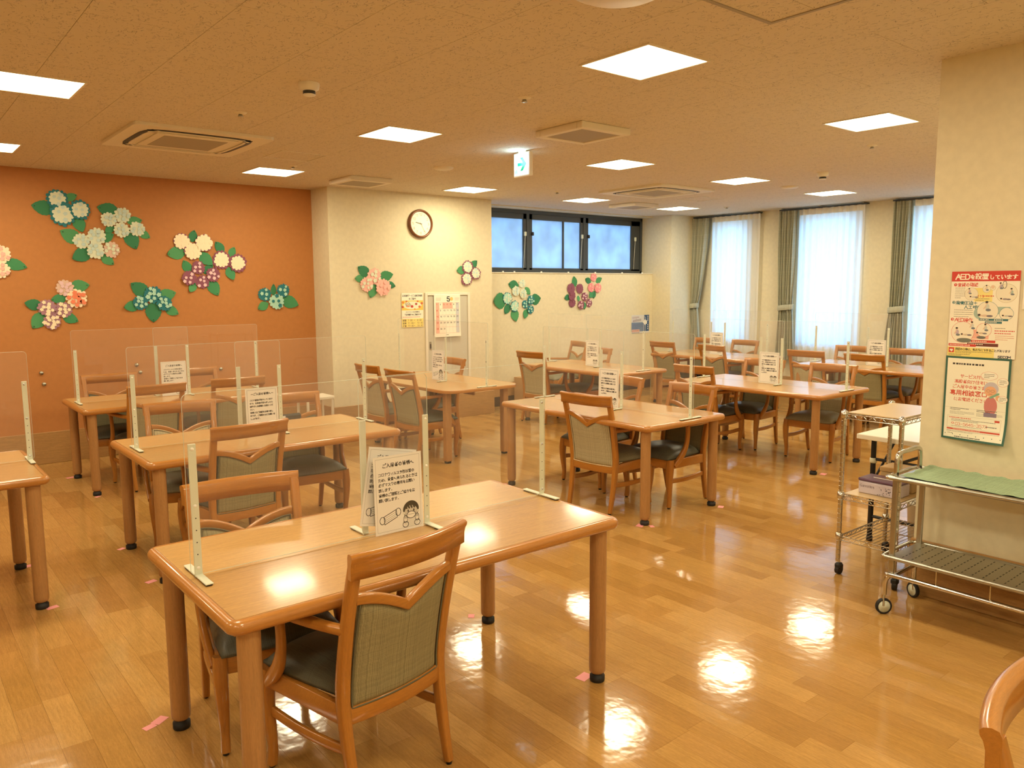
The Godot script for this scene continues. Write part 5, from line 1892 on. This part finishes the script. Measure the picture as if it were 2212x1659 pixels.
func paper_flowers() -> void:
	var teal := Color8(38, 122, 132)
	var mint := Color8(176, 224, 206)
	var pale := Color8(222, 230, 206)
	var bluish := Color8(196, 220, 214)
	var cream := Color8(252, 236, 204)
	var pink := Color8(246, 190, 178)
	var rose := Color8(240, 150, 156)
	var peach := Color8(238, 136, 100)
	var beige := Color8(224, 192, 172)
	var mauve := Color8(172, 128, 146)
	var purple := Color8(142, 82, 104)
	var lilac := Color8(234, 200, 206)
	# heads: x, y, radius, backing colour, backing scale, colour, floret colour, florets
	hydrangea("teal-backed pale paper hydrangea, topmost on the orange wall", ORANGE_Z, 0, 380, 4.74,
		[[585, 240, 82, teal, 1.32, pale, bluish, 4], [640, 395, 98, teal, 1.3, pale, bluish, 4], [815, 350, 80, teal, 1.3, pale, bluish, 4]],
		[[520, 340, 315, 300], [690, 230, 785, 195], [790, 440, 840, 580]])
	hydrangea("pale blue paper hydrangea of four heads and five leaves", ORANGE_Z, 0, 380, 4.74,
		[[1250, 405, 84, null, 1, pale, bluish, 7], [1110, 448, 80, null, 1, pale, bluish, 6], [1240, 557, 80, null, 1, pale, bluish, 6], [1403, 543, 80, null, 1, pale, bluish, 6]],
		[[1180, 370, 990, 318], [1330, 470, 1450, 455], [1150, 530, 1070, 575], [1320, 590, 1395, 752], [1440, 580, 1533, 637]])
	hydrangea("pale blue paper hydrangea with one pinkish head", ORANGE_Z, 0, 380, 4.74,
		[[830, 665, 82, null, 1, pale, bluish, 6], [985, 620, 90, null, 1, pale, bluish, 7], [975, 765, 88, null, 1, pale, bluish, 7], [1140, 757, 84, null, 1, beige, pale, 7]],
		[[790, 650, 612, 558], [1050, 650, 1160, 595], [900, 780, 735, 852], [1060, 830, 1165, 908]])
	hydrangea("cream and pink paper hydrangea at the far end of the orange wall", ORANGE_Z, 0, 380, 4.74,
		[[5, 800, 96, null, 1, cream, pink, 6], [5, 960, 90, null, 1, cream, pink, 6]],
		[[80, 890, 278, 938, 0.36]])
	hydrangea("mauve paper hydrangea with one peach head", ORANGE_Z, 0, 380, 4.74,
		[[662, 1147, 88, null, 1, beige, lilac, 9], [785, 1255, 102, null, 1, cream, peach, 11], [475, 1350, 86, null, 1, mauve, cream, 8], [645, 1370, 84, null, 1, mauve, cream, 8], [530, 1490, 88, null, 1, mauve, cream, 10]],
		[[750, 1135, 915, 1115], [650, 1255, 518, 1270], [400, 1330, 245, 1298], [440, 1430, 330, 1562], [670, 1440, 800, 1490]])
	hydrangea("teal paper hydrangea with mint florets and a large hanging leaf", ORANGE_Z, 0, 380, 4.74,
		[[1560, 1215, 92, teal, 1.0, null, mint, 8], [1435, 1298, 76, teal, 1.0, null, mint, 7], [1680, 1308, 80, teal, 1.0, null, mint, 7]],
		[[1490, 1200, 1335, 1097], [1650, 1235, 1798, 1193], [1400, 1325, 1262, 1350], [1570, 1330, 1570, 1500, 0.48], [1715, 1360, 1825, 1415]])
	hydrangea("cream paper hydrangea on purple backing, three joined heads", ORANGE_Z, 340, 460, 6.379,
		[[330, 390, 112, purple, 1.0, cream, cream, 6], [480, 530, 120, purple, 1.0, cream, cream, 6], [635, 415, 122, purple, 1.0, cream, cream, 6]],
		[[480, 370, 505, 235], [340, 540, 125, 572], [610, 580, 750, 720]])
	hydrangea("cream paper hydrangea on mauve backing, two heads side by side", ORANGE_Z, 340, 460, 6.379,
		[[880, 650, 108, purple, 1.25, cream, cream, 5], [1100, 690, 104, purple, 1.25, cream, cream, 5]],
		[[890, 520, 795, 395], [1010, 580, 1055, 470], [980, 780, 1045, 925]])
	hydrangea("dark purple paper hydrangea dotted with pink florets", ORANGE_Z, 340, 460, 6.379,
		[[560, 755, 96, purple, 1.0, null, lilac, 5], [760, 850, 102, purple, 1.0, null, lilac, 6], [430, 900, 104, purple, 1.0, null, lilac, 5], [620, 950, 98, purple, 1.0, null, lilac, 5]],
		[[430, 790, 355, 650], [660, 810, 760, 720], [510, 990, 435, 1090], [740, 960, 835, 1140]])
	hydrangea("teal and mint paper hydrangea nearest the clock wall corner", ORANGE_Z, 340, 460, 6.379,
		[[1475, 1125, 96, teal, 1.0, null, mint, 4], [1725, 1070, 96, teal, 1.0, null, mint, 4], [1635, 1222, 112, null, 1.0, mint, teal, 4]],
		[[1600, 1110, 1595, 975, 0.3], [1500, 1260, 1378, 1325], [1750, 1200, 1935, 1270]])
	hydrangea("pink paper hydrangea with cream centres, left of the meal poster", CLOCK_Z, 740, 420, 5.924,
		[[400, 1050, 108, pink, 1.0, null, pale, 6], [300, 1150, 98, pink, 1.0, null, pale, 6], [510, 1190, 112, pink, 1.0, null, pink, 6]],
		[[320, 1020, 190, 925], [250, 1075, 148, 1080], [500, 1060, 635, 1020], [580, 1150, 672, 1175], [400, 1180, 345, 1325]])
	hydrangea("white paper hydrangea rimmed in purple, above the calendar", CLOCK_Z, 740, 420, 5.924,
		[[1595, 930, 72, purple, 1.25, pale, bluish, 4], [1580, 1080, 72, purple, 1.25, pale, bluish, 4], [1690, 1010, 68, purple, 1.25, pale, bluish, 4]],
		[[1650, 930, 1715, 845], [1550, 965, 1450, 975]])
	hydrangea("large pale and teal paper hydrangea below the frosted window", WIN_Z, 1040, 560, 5.821,
		[[505, 305, 56, null, 1, pale, bluish, 4], [425, 400, 66, null, 1, pale, bluish, 5], [515, 430, 62, null, 1, pale, bluish, 5], [320, 490, 72, teal, 1.1, mint, pale, 6], [410, 590, 66, teal, 1.1, mint, pale, 6], [610, 510, 62, teal, 1.0, null, mint, 6], [545, 565, 56, teal, 1.0, null, mint, 5], [610, 630, 56, teal, 1.0, null, mint, 5]],
		[[440, 330, 332, 312], [560, 370, 605, 445], [280, 520, 140, 530, 0.6], [340, 590, 287, 690], [410, 650, 428, 785, 0.5], [565, 650, 530, 745], [640, 515, 740, 487, 0.55]])
	hydrangea("deep purple paper hydrangea below the frosted window", WIN_Z, 1040, 560, 5.821,
		[[1120, 372, 72, purple, 1.0, null, purple, 3], [1228, 370, 66, purple, 1.0, null, purple, 3], [1130, 460, 62, purple, 1.0, null, purple, 3], [1135, 545, 62, purple, 1.0, null, purple, 3], [1290, 470, 58, purple, 1.0, null, lilac, 5], [1240, 575, 58, purple, 1.0, null, lilac, 5], [1348, 550, 54, purple, 1.0, null, lilac, 5]],
		[[1175, 320, 1155, 212], [1100, 475, 1035, 490], [1215, 470, 1215, 530], [1295, 560, 1290, 632]])
	hydrangea("small pink paper hydrangea touching the frosted window sill", WIN_Z, 1040, 560, 5.821,
		[[1405, 228, 56, rose, 1.0, null, pink, 4], [1372, 355, 60, rose, 1.0, null, pink, 4], [1455, 360, 62, rose, 1.0, null, pink, 4]],
		[[1360, 280, 1300, 245], [1450, 280, 1505, 235], [1400, 420, 1345, 480], [1420, 420, 1400, 495]])


# ---------------------------------------------------------------- rack, trolley and folding table by the partition
func wire_shelf(x0: float, x1: float, z0: float, z1: float, y: float) -> ArrayMesh:
	var m := MB.new()
	var loop := func(yy: float, r: float):
		m.tube([Vector3(x0, yy, z0), Vector3(x1, yy, z0)], r, 5)
		m.tube([Vector3(x0, yy, z1), Vector3(x1, yy, z1)], r, 5)
		m.tube([Vector3(x0, yy, z0), Vector3(x0, yy, z1)], r, 5)
		m.tube([Vector3(x1, yy, z0), Vector3(x1, yy, z1)], r, 5)
	loop.call(y, 0.003)
	loop.call(y - 0.024, 0.003)
	for side in 4:
		var a := [Vector3(x0, y, z0), Vector3(x1, y, z1), Vector3(x0, y, z0), Vector3(x1, y, z0)][side] as Vector3
		var b := [Vector3(x1, y, z0), Vector3(x0, y, z1), Vector3(x0, y, z1), Vector3(x1, y, z1)][side] as Vector3
		var pts := []
		var n := int((b - a).length() / 0.026)
		for k in n + 1:
			pts.append(a.lerp(b, float(k) / n) + Vector3(0, -0.002 if k % 2 == 0 else -0.022, 0))
		m.tube(pts, 0.002, 4)
	var w := 12
	for k in w:
		var z := lerpf(z0, z1, (k + 0.5) / w)
		m.tube([Vector3(x0, y + 0.003, z), Vector3(x1, y + 0.003, z)], 0.002, 4)
	m.tube([Vector3((x0 + x1) / 2, y, z0), Vector3((x0 + x1) / 2, y, z1)], 0.003, 4)
	return m.done()

func service_corner() -> void:
	# wire rack on castors
	var x0 := 4.108
	var x1 := 4.66
	var z0 := -2.145
	var z1 := -1.832
	var rk := thing("wire_rack", "chrome wire rack on castors with beige shelf boards", "rack", Vector3(x0, 0, z0))
	var o := rk.position
	for e in [[x0, z0], [x0, z1], [x1, z0], [x1, z1]]:
		var at := Vector3(e[0], 0, e[1]) - o
		var prof := [Vector2(0.0, 0.075), Vector2(0.0125, 0.076)]
		for k in 32:
			var y := 0.09 + k * 0.0262
			prof.append(Vector2(0.0125, y))
			prof.append(Vector2(0.0113, y + 0.001))
			prof.append(Vector2(0.0125, y + 0.003))
		prof.append(Vector2(0.0125, 0.930))
		prof.append(Vector2(0.008, 0.936))
		prof.append(Vector2(0.0, 0.936))
		var po := part("post", MB.new().lathe(prof, Vector3.ZERO, 12, false).done(), M.chrome, rk)
		po.position = at
		for y in [0.205, 0.440, 0.895]:
			part("collar", MB.new().lathe([Vector2(0.0125, y - 0.004), Vector2(0.019, y), Vector2(0.018, y + 0.034), Vector2(0.0125, y + 0.036)], Vector3.ZERO, 12).done(), M.chrome, po)
		var cs := part("castor", MB.new().tube([Vector3(-0.011, 0.026, 0), Vector3(0.011, 0.026, 0)], 0.026, 16).done(), M.rubber, rk)
		cs.position = at + Vector3(0.008, 0, 0.004)
		cs.rotation.y = 0.5 + e[1]
		part("castor_hood", bbox(Vector3(-0.019, 0.030, -0.022), Vector3(0.019, 0.066, 0.022), 0.01), M.rubber, cs)
		part("castor_stem", MB.new().lathe([Vector2(0.006, 0.06), Vector2(0.006, 0.08)], Vector3.ZERO, 8).done(), M.chrome, cs)
	for y in [0.222, 0.458, 0.914]:
		var s := part("wire_shelf", wire_shelf(0.0, x1 - x0, 0.0, z1 - z0, y), M.chrome, rk)
		if y > 0.3:
			part("shelf_board", bbox(Vector3(0.012, y + 0.005, 0.012), Vector3(x1 - x0 - 0.012, y + 0.010, z1 - z0 - 0.012), 0.001), plain(Color8(214, 186, 140), 0.3), s)
	# tins on the middle shelf
	var tin := thing("biscuit_tin", "flat purple-lidded biscuit tin on the wire rack", "tin", Vector3(4.26, 0.4685, -1.985))
	part("body", bbox(Vector3(-0.07, 0.0, -0.105), Vector3(0.07, 0.070, 0.115), 0.006), plain(Color8(206, 196, 208), 0.35), tin)
	part("lid", bbox(Vector3(-0.073, 0.070, -0.108), Vector3(0.073, 0.086, 0.118), 0.006), plain(Color8(92, 58, 84), 0.3), tin)
	var tm := TextMesh.new()
	var ft := SystemFont.new()
	ft.font_names = PackedStringArray(["Droid Serif"])
	ft.font_italic = true
	tm.font = ft
	tm.text = "Gavottes"
	tm.font_size = 32
	tm.pixel_size = 0.00062
	tm.depth = 0.0006
	var lt := part("lettering", tm, plain(Color8(70, 50, 66), 0.5), tin)
	lt.position = Vector3(-0.0702, 0.044, -0.055)
	lt.rotation.y = -PI / 2
	var pat := MB.new()
	var r := RandomNumberGenerator.new()
	r.seed = 3
	for k in 26:
		var q := Vector2(r.randf_range(-0.005, 0.105), r.randf_range(0.006, 0.05))
		var pl := PackedVector2Array()
		for j in 6:
			pl.append(Vector2(cos(TAU * j / 6), sin(TAU * j / 6)) * r.randf_range(0.0016, 0.004))
		pat.slab(pl, Vector3(-0.0700, q.y, q.x), Vector3(0, 0, 1), Vector3.UP, -0.0004)
	part("printed_flowers", pat.done(), plain(Color8(96, 84, 104), 0.5), tin)
	part("lid_label", box(Vector3(-0.012, 0.0855, -0.05), Vector3(-0.004, 0.0866, 0.06)), M.paper, tin)
	var tb := thing("tan_box", "tan lidded box behind the purple tin", "box", Vector3(4.44, 0.4685, -1.965))
	part("body", bbox(Vector3(-0.07, 0.0, -0.09), Vector3(0.07, 0.10, 0.09), 0.004), plain(Color8(190, 160, 112), 0.5), tb)
	part("lid", bbox(Vector3(-0.074, 0.10, -0.094), Vector3(0.074, 0.128, 0.094), 0.004), plain(Color8(196, 160, 104), 0.45), tb)
	# folding table
	var fd := thing("folding_table", "white-topped folding table with black legs behind the wire rack", "table", Vector3(4.69, 0, -2.365))
	part("top", bbox(Vector3(0, 0.67, 0), Vector3(1.5, 0.70, 0.45), 0.003), plain(Color8(240, 236, 220), 0.35), fd)
	for xx in [0.13, 1.37]:
		for zz in [0.05, 0.40]:
			part("leg", MB.new().tube([Vector3(xx, 0.012, zz), Vector3(xx, 0.67, zz)], 0.016, 10).done(), M.black, fd)
			part("foot", MB.new().lathe([Vector2(0.0, 0.0), Vector2(0.019, 0.0), Vector2(0.019, 0.03), Vector2(0.016, 0.03)], Vector3(xx, 0, zz), 10).done(), M.rubber, fd)
		part("crossbar", MB.new().tube([Vector3(xx, 0.53, 0.05), Vector3(xx, 0.53, 0.40)], 0.010, 8).done(), M.black, fd)
		part("low_crossbar", MB.new().tube([Vector3(xx, 0.16, 0.05), Vector3(xx, 0.16, 0.40)], 0.010, 8).done(), M.black, fd)
		var dirx := 1.0 if xx < 0.7 else -1.0
		part("brace", MB.new().tube([Vector3(xx, 0.42, 0.07), Vector3(xx + dirx * 0.30, 0.66, 0.07)], 0.008, 8).done(), M.black, fd)
	part("stretcher", MB.new().tube([Vector3(0.13, 0.53, 0.22), Vector3(1.37, 0.53, 0.22)], 0.010, 8).done(), M.black, fd)
	part("clamp", MB.new().lathe([Vector2(0.017, 0.505), Vector2(0.021, 0.507), Vector2(0.021, 0.535), Vector2(0.017, 0.537)], Vector3(0.13, 0, 0.05), 12).done(), M.bracket, fd)
	part("bracket_plate", box(Vector3(0.36, 0.615, 0.03), Vector3(0.60, 0.669, 0.05)), plain(Color8(110, 96, 56), 0.5), fd)
	var bn := thing("waste_bin", "white plastic waste bin under the folding table", "bin", Vector3(5.02, 0, -2.06))
	part("shell", MB.new().lathe([Vector2(0.0, 0.004), Vector2(0.095, 0.0), Vector2(0.115, 0.30), Vector2(0.118, 0.30), Vector2(0.110, 0.302), Vector2(0.092, 0.01), Vector2(0.0, 0.01)], Vector3.ZERO, 24).done(), M.plastic, bn)
	part("bin_liner", MB.new().lathe([Vector2(0.108, 0.29), Vector2(0.119, 0.304), Vector2(0.121, 0.26)], Vector3.ZERO, 20).done(), M.paper, bn)

	# perforated steel trolley along the partition
	var tx0 := 3.752
	var tx1 := 4.105
	var tz0 := -1.755
	var tz1 := -1.02
	var tr := thing("steel_trolley", "two-tier stainless trolley with perforated lower shelf against the notice wall", "trolley", Vector3(tx0, 0, tz0))
	var W := tx1 - tx0
	var L := tz1 - tz0
	var rr := 0.0115
	# shelves
	for e in [[0.695, "top_shelf"], [0.300, "lower_shelf"]]:
		var y: float = e[0]
		var sh := part(e[1], bbox(Vector3(0.012, y - 0.006, 0.045), Vector3(W - 0.012, y, L - 0.045), 0.002), M.steel, tr)
		for xx in [0.012, W - 0.012]:
			part("rolled_edge", MB.new().tube([Vector3(xx, y - 0.006, 0.03), Vector3(xx, y - 0.006, L - 0.03)], rr, 10).done(), M.steel, sh)
		for s in [0.0, 1.0]:
			var zc := 0.045 if s == 0.0 else L - 0.045
			var zo := 0.012 if s == 0.0 else L - 0.012
			part("end_rail", MB.new().tube(bend([Vector3(0.012, y - 0.006, zc), Vector3(0.016, y - 0.006, (zc + zo) / 2), Vector3(0.045, y - 0.006, zo), Vector3(W - 0.045, y - 0.006, zo), Vector3(W - 0.016, y - 0.006, (zc + zo) / 2), Vector3(W - 0.012, y - 0.006, zc)], 4), 0.009, 8).done(), M.chrome, sh)
	var slots := MB.new()
	for i in 13:
		for j in 8:
			var cx := 0.05 + (W - 0.10) * j / 7.0
			var cz := 0.10 + (L - 0.20) * i / 12.0
			slots.box(Vector3(cx - 0.009, 0.2999, cz - 0.0022), Vector3(cx + 0.009, 0.3006, cz + 0.0022))
	var sl := part("slot_field", slots.done(), M.dark, tr)
	sl.set_meta("kind", "stuff")
	for e in [[0.028, 0.055], [W - 0.028, 0.055], [0.028, L - 0.055], [W - 0.028, L - 0.055]]:
		part("upright", MB.new().sweep([Vector3(e[0], 0.20, e[1]), Vector3(e[0], 0.69, e[1])], [rrect(0.014, 0.028, 0.006, 3)], Vector3(0, 0, 1)).done(), M.steel, tr)
	for s in [0, 1]:
		var zz: float = 0.045 if s == 0 else L - 0.045
		part("handle", MB.new().tube(bend([Vector3(0.05, 0.69, zz), Vector3(0.05, 0.77, zz), Vector3(0.075, 0.802, zz), Vector3(W / 2, 0.806, zz), Vector3(W - 0.075, 0.802, zz), Vector3(W - 0.05, 0.77, zz), Vector3(W - 0.05, 0.69, zz)], 5), 0.0115, 10).done(), M.chrome, tr)
		part("base_crossbar", MB.new().tube([Vector3(0.02, 0.208, zz + (0.03 if s == 0 else -0.03)), Vector3(W - 0.02, 0.208, zz + (0.03 if s == 0 else -0.03))], 0.010, 8).done(), M.chrome, tr)
	for xx in [0.015, W - 0.015]:
		part("base_tube", MB.new().tube(bend([Vector3(xx, 0.10, 0.034), Vector3(xx, 0.165, 0.036), Vector3(xx, 0.197, 0.052), Vector3(xx, 0.206, 0.09), Vector3(xx, 0.206, L - 0.09), Vector3(xx, 0.197, L - 0.052), Vector3(xx, 0.165, L - 0.036), Vector3(xx, 0.10, L - 0.034)], 5), 0.0115, 10).done(), M.chrome, tr)
		for zz in [0.034, L - 0.034]:
			var wheel := part("wheel", MB.new().lathe([Vector2(0.030, -0.009), Vector2(0.037, -0.010), Vector2(0.040, -0.006), Vector2(0.040, 0.006), Vector2(0.037, 0.010), Vector2(0.030, 0.009)], Vector3.ZERO, 24).done(), M.rubber, tr)
			wheel.position = Vector3(xx, 0.040, zz)
			wheel.rotation = Vector3(0, 0.9 if xx < 0.1 else -0.5, PI / 2)
			part("wheel_disc", MB.new().lathe([Vector2(0.0, -0.008), Vector2(0.010, -0.012), Vector2(0.012, -0.007), Vector2(0.031, -0.008), Vector2(0.031, 0.008), Vector2(0.012, 0.007), Vector2(0.010, 0.012), Vector2(0.0, 0.008)], Vector3.ZERO, 20).done(), M.bracket, wheel)
			part("fork", MB.new().tube([Vector3(xx, 0.105, zz), Vector3(xx - 0.006, 0.082, zz), Vector3(xx - 0.012, 0.045, zz + 0.006)], 0.006, 8).done(), M.chrome, tr)
		for zz in [0.27, 0.50]:
			part("strut", MB.new().tube([Vector3(xx, 0.206, zz), Vector3(xx, 0.295, zz)], 0.003, 6).done(), M.chrome, tr)
	# mint cloth on the trolley
	var cl := MB.new()
	cl.smooth(true)
	var hn := FastNoiseLite.new()
	hn.seed = 4
	hn.frequency = 5.0
	var nx := 22
	var nz := 44
	var cell := func(i: int, j: int) -> Vector3:
		var u := float(i) / nx
		var v := float(j) / nz
		var x := lerpf(tx0 + 0.02, tx1 - 0.01, u) + 0.004 * sin(v * 60.0)
		var z := lerpf(tz0 + 0.075, tz1 - 0.03, v) + (0.006 * sin(u * 19.0) if j in [0, nz] else 0.0)
		var e := 0.5 + 0.5 * hn.get_noise_2d(x * 1.6, z * 1.0)
		var up := 0.698 + 0.010 * e + 0.006 * pow(0.5 + 0.5 * hn.get_noise_2d(x * 4.0 + 9.0, z * 4.0), 2.0)
		if i == nx:
			up += 0.006 * (0.5 + 0.5 * sin(v * 40.0))
		return Vector3(x, up, z)
	for j in nz:
		for i in nx:
			var a: Vector3 = cell.call(i, j)
			var b: Vector3 = cell.call(i + 1, j)
			var c: Vector3 = cell.call(i + 1, j + 1)
			var d: Vector3 = cell.call(i, j + 1)
			cl.quad(d, c, b, a)
			var dn := Vector3(0, -0.001, 0)
			cl.quad(a + dn, b + dn, c + dn, d + dn)
	single("mint_cloth", cl.done(), mapped(Color8(196, 226, 190), 0.9, weave_tex, Vector3(5, 5, 5)), "rumpled mint-green cloth lying on the steel trolley", "cloth")


# ---------------------------------------------------------------- odds and ends
func small_things() -> void:
	var pink := plain(Color8(240, 158, 160), 0.6)
	var k := 0
	for e in [[0.679, -2.978, 0.3], [0.722, -3.003, 0.6], [2.185, -2.215, 0.2], [2.184, -3.009, 0.9], [4.738, -3.386, 0.5], [3.945, -3.466, 0.4], [3.989, -3.402, 1.1], [0.60, -4.476, 0.2], [0.60, -5.261, 0.1], [1.10, -5.238, 0.5], [1.09, -4.529, 0.3], [1.23, -7.57, 0.2], [1.268, -6.716, 0.5], [3.94, -4.95, 0.4], [6.25, -3.43, 0.2]]:
		var s := 0.022 + 0.006 * (k % 3)
		var m := bbox(Vector3(-s, 0.0003, -s * 0.7), Vector3(s, 0.0011, s * 0.7), 0.0003)
		single("floor_tape", m, pink, "small pink tape mark stuck on the floor beside a table foot", "tape", "pink tape marks by the table feet", Vector3(e[0], 0, e[1]), e[2])
		k += 1
	# concrete block standing on end by the window wall
	var blk := thing("concrete_block", "tan hollow block standing on end by the window wall", "block", Vector3(6.845, 0, -8.19))
	var cs := CSGCombiner3D.new()
	cs.name = "shell"
	var bx := CSGBox3D.new()
	bx.size = Vector3(0.105, 0.39, 0.19)
	bx.position.y = 0.195
	cs.add_child(bx)
	for y in [0.07, 0.195, 0.32]:
		var h := CSGCylinder3D.new()
		h.operation = CSGShape3D.OPERATION_SUBTRACTION
		h.radius = 0.026
		h.height = 0.17
		h.sides = 18
		h.rotation.x = PI / 2
		h.position = Vector3(0, y - 0.016, 0.03)
		cs.add_child(h)
		var h2: CSGCylinder3D = h.duplicate()
		h2.position.y = y + 0.016
		cs.add_child(h2)
	var cm := plain(Color8(196, 160, 116), 0.85)
	cs.material_override = cm
	blk.add_child(cs)
	# pouch on a chair
	var po := thing("dark_pouch", "dark pouch with a white tag on a chair back near the orange wall", "pouch", Vector3(2.20, 0.0, -5.325))
	part("bag", MB.new().bbox(Vector3(-0.03, 0.668, -0.03), Vector3(0.17, 0.72, 0.0), 0.014).done(), plain(Color8(48, 46, 42), 0.7), po)
	part("tag", bbox(Vector3(0.0, 0.675, 0.0005), Vector3(0.045, 0.71, 0.004), 0.001), M.paper, po)
	# small cream stool by the corner of the clock wall
	var st := thing("cream_stool", "small cream frame stool beside the clock wall corner", "stool", Vector3(3.62, 0, -7.78))
	part("seat", bbox(Vector3(-0.16, 0.44, -0.14), Vector3(0.16, 0.475, 0.14), 0.006), M.white_paint, st)
	for sx in [-1, 1]:
		for sz in [-1, 1]:
			part("leg", bbox(Vector3(0.14 * sx - 0.012, 0, 0.12 * sz - 0.012), Vector3(0.14 * sx + 0.012, 0.44, 0.12 * sz + 0.012), 0.002), M.white_paint, st)
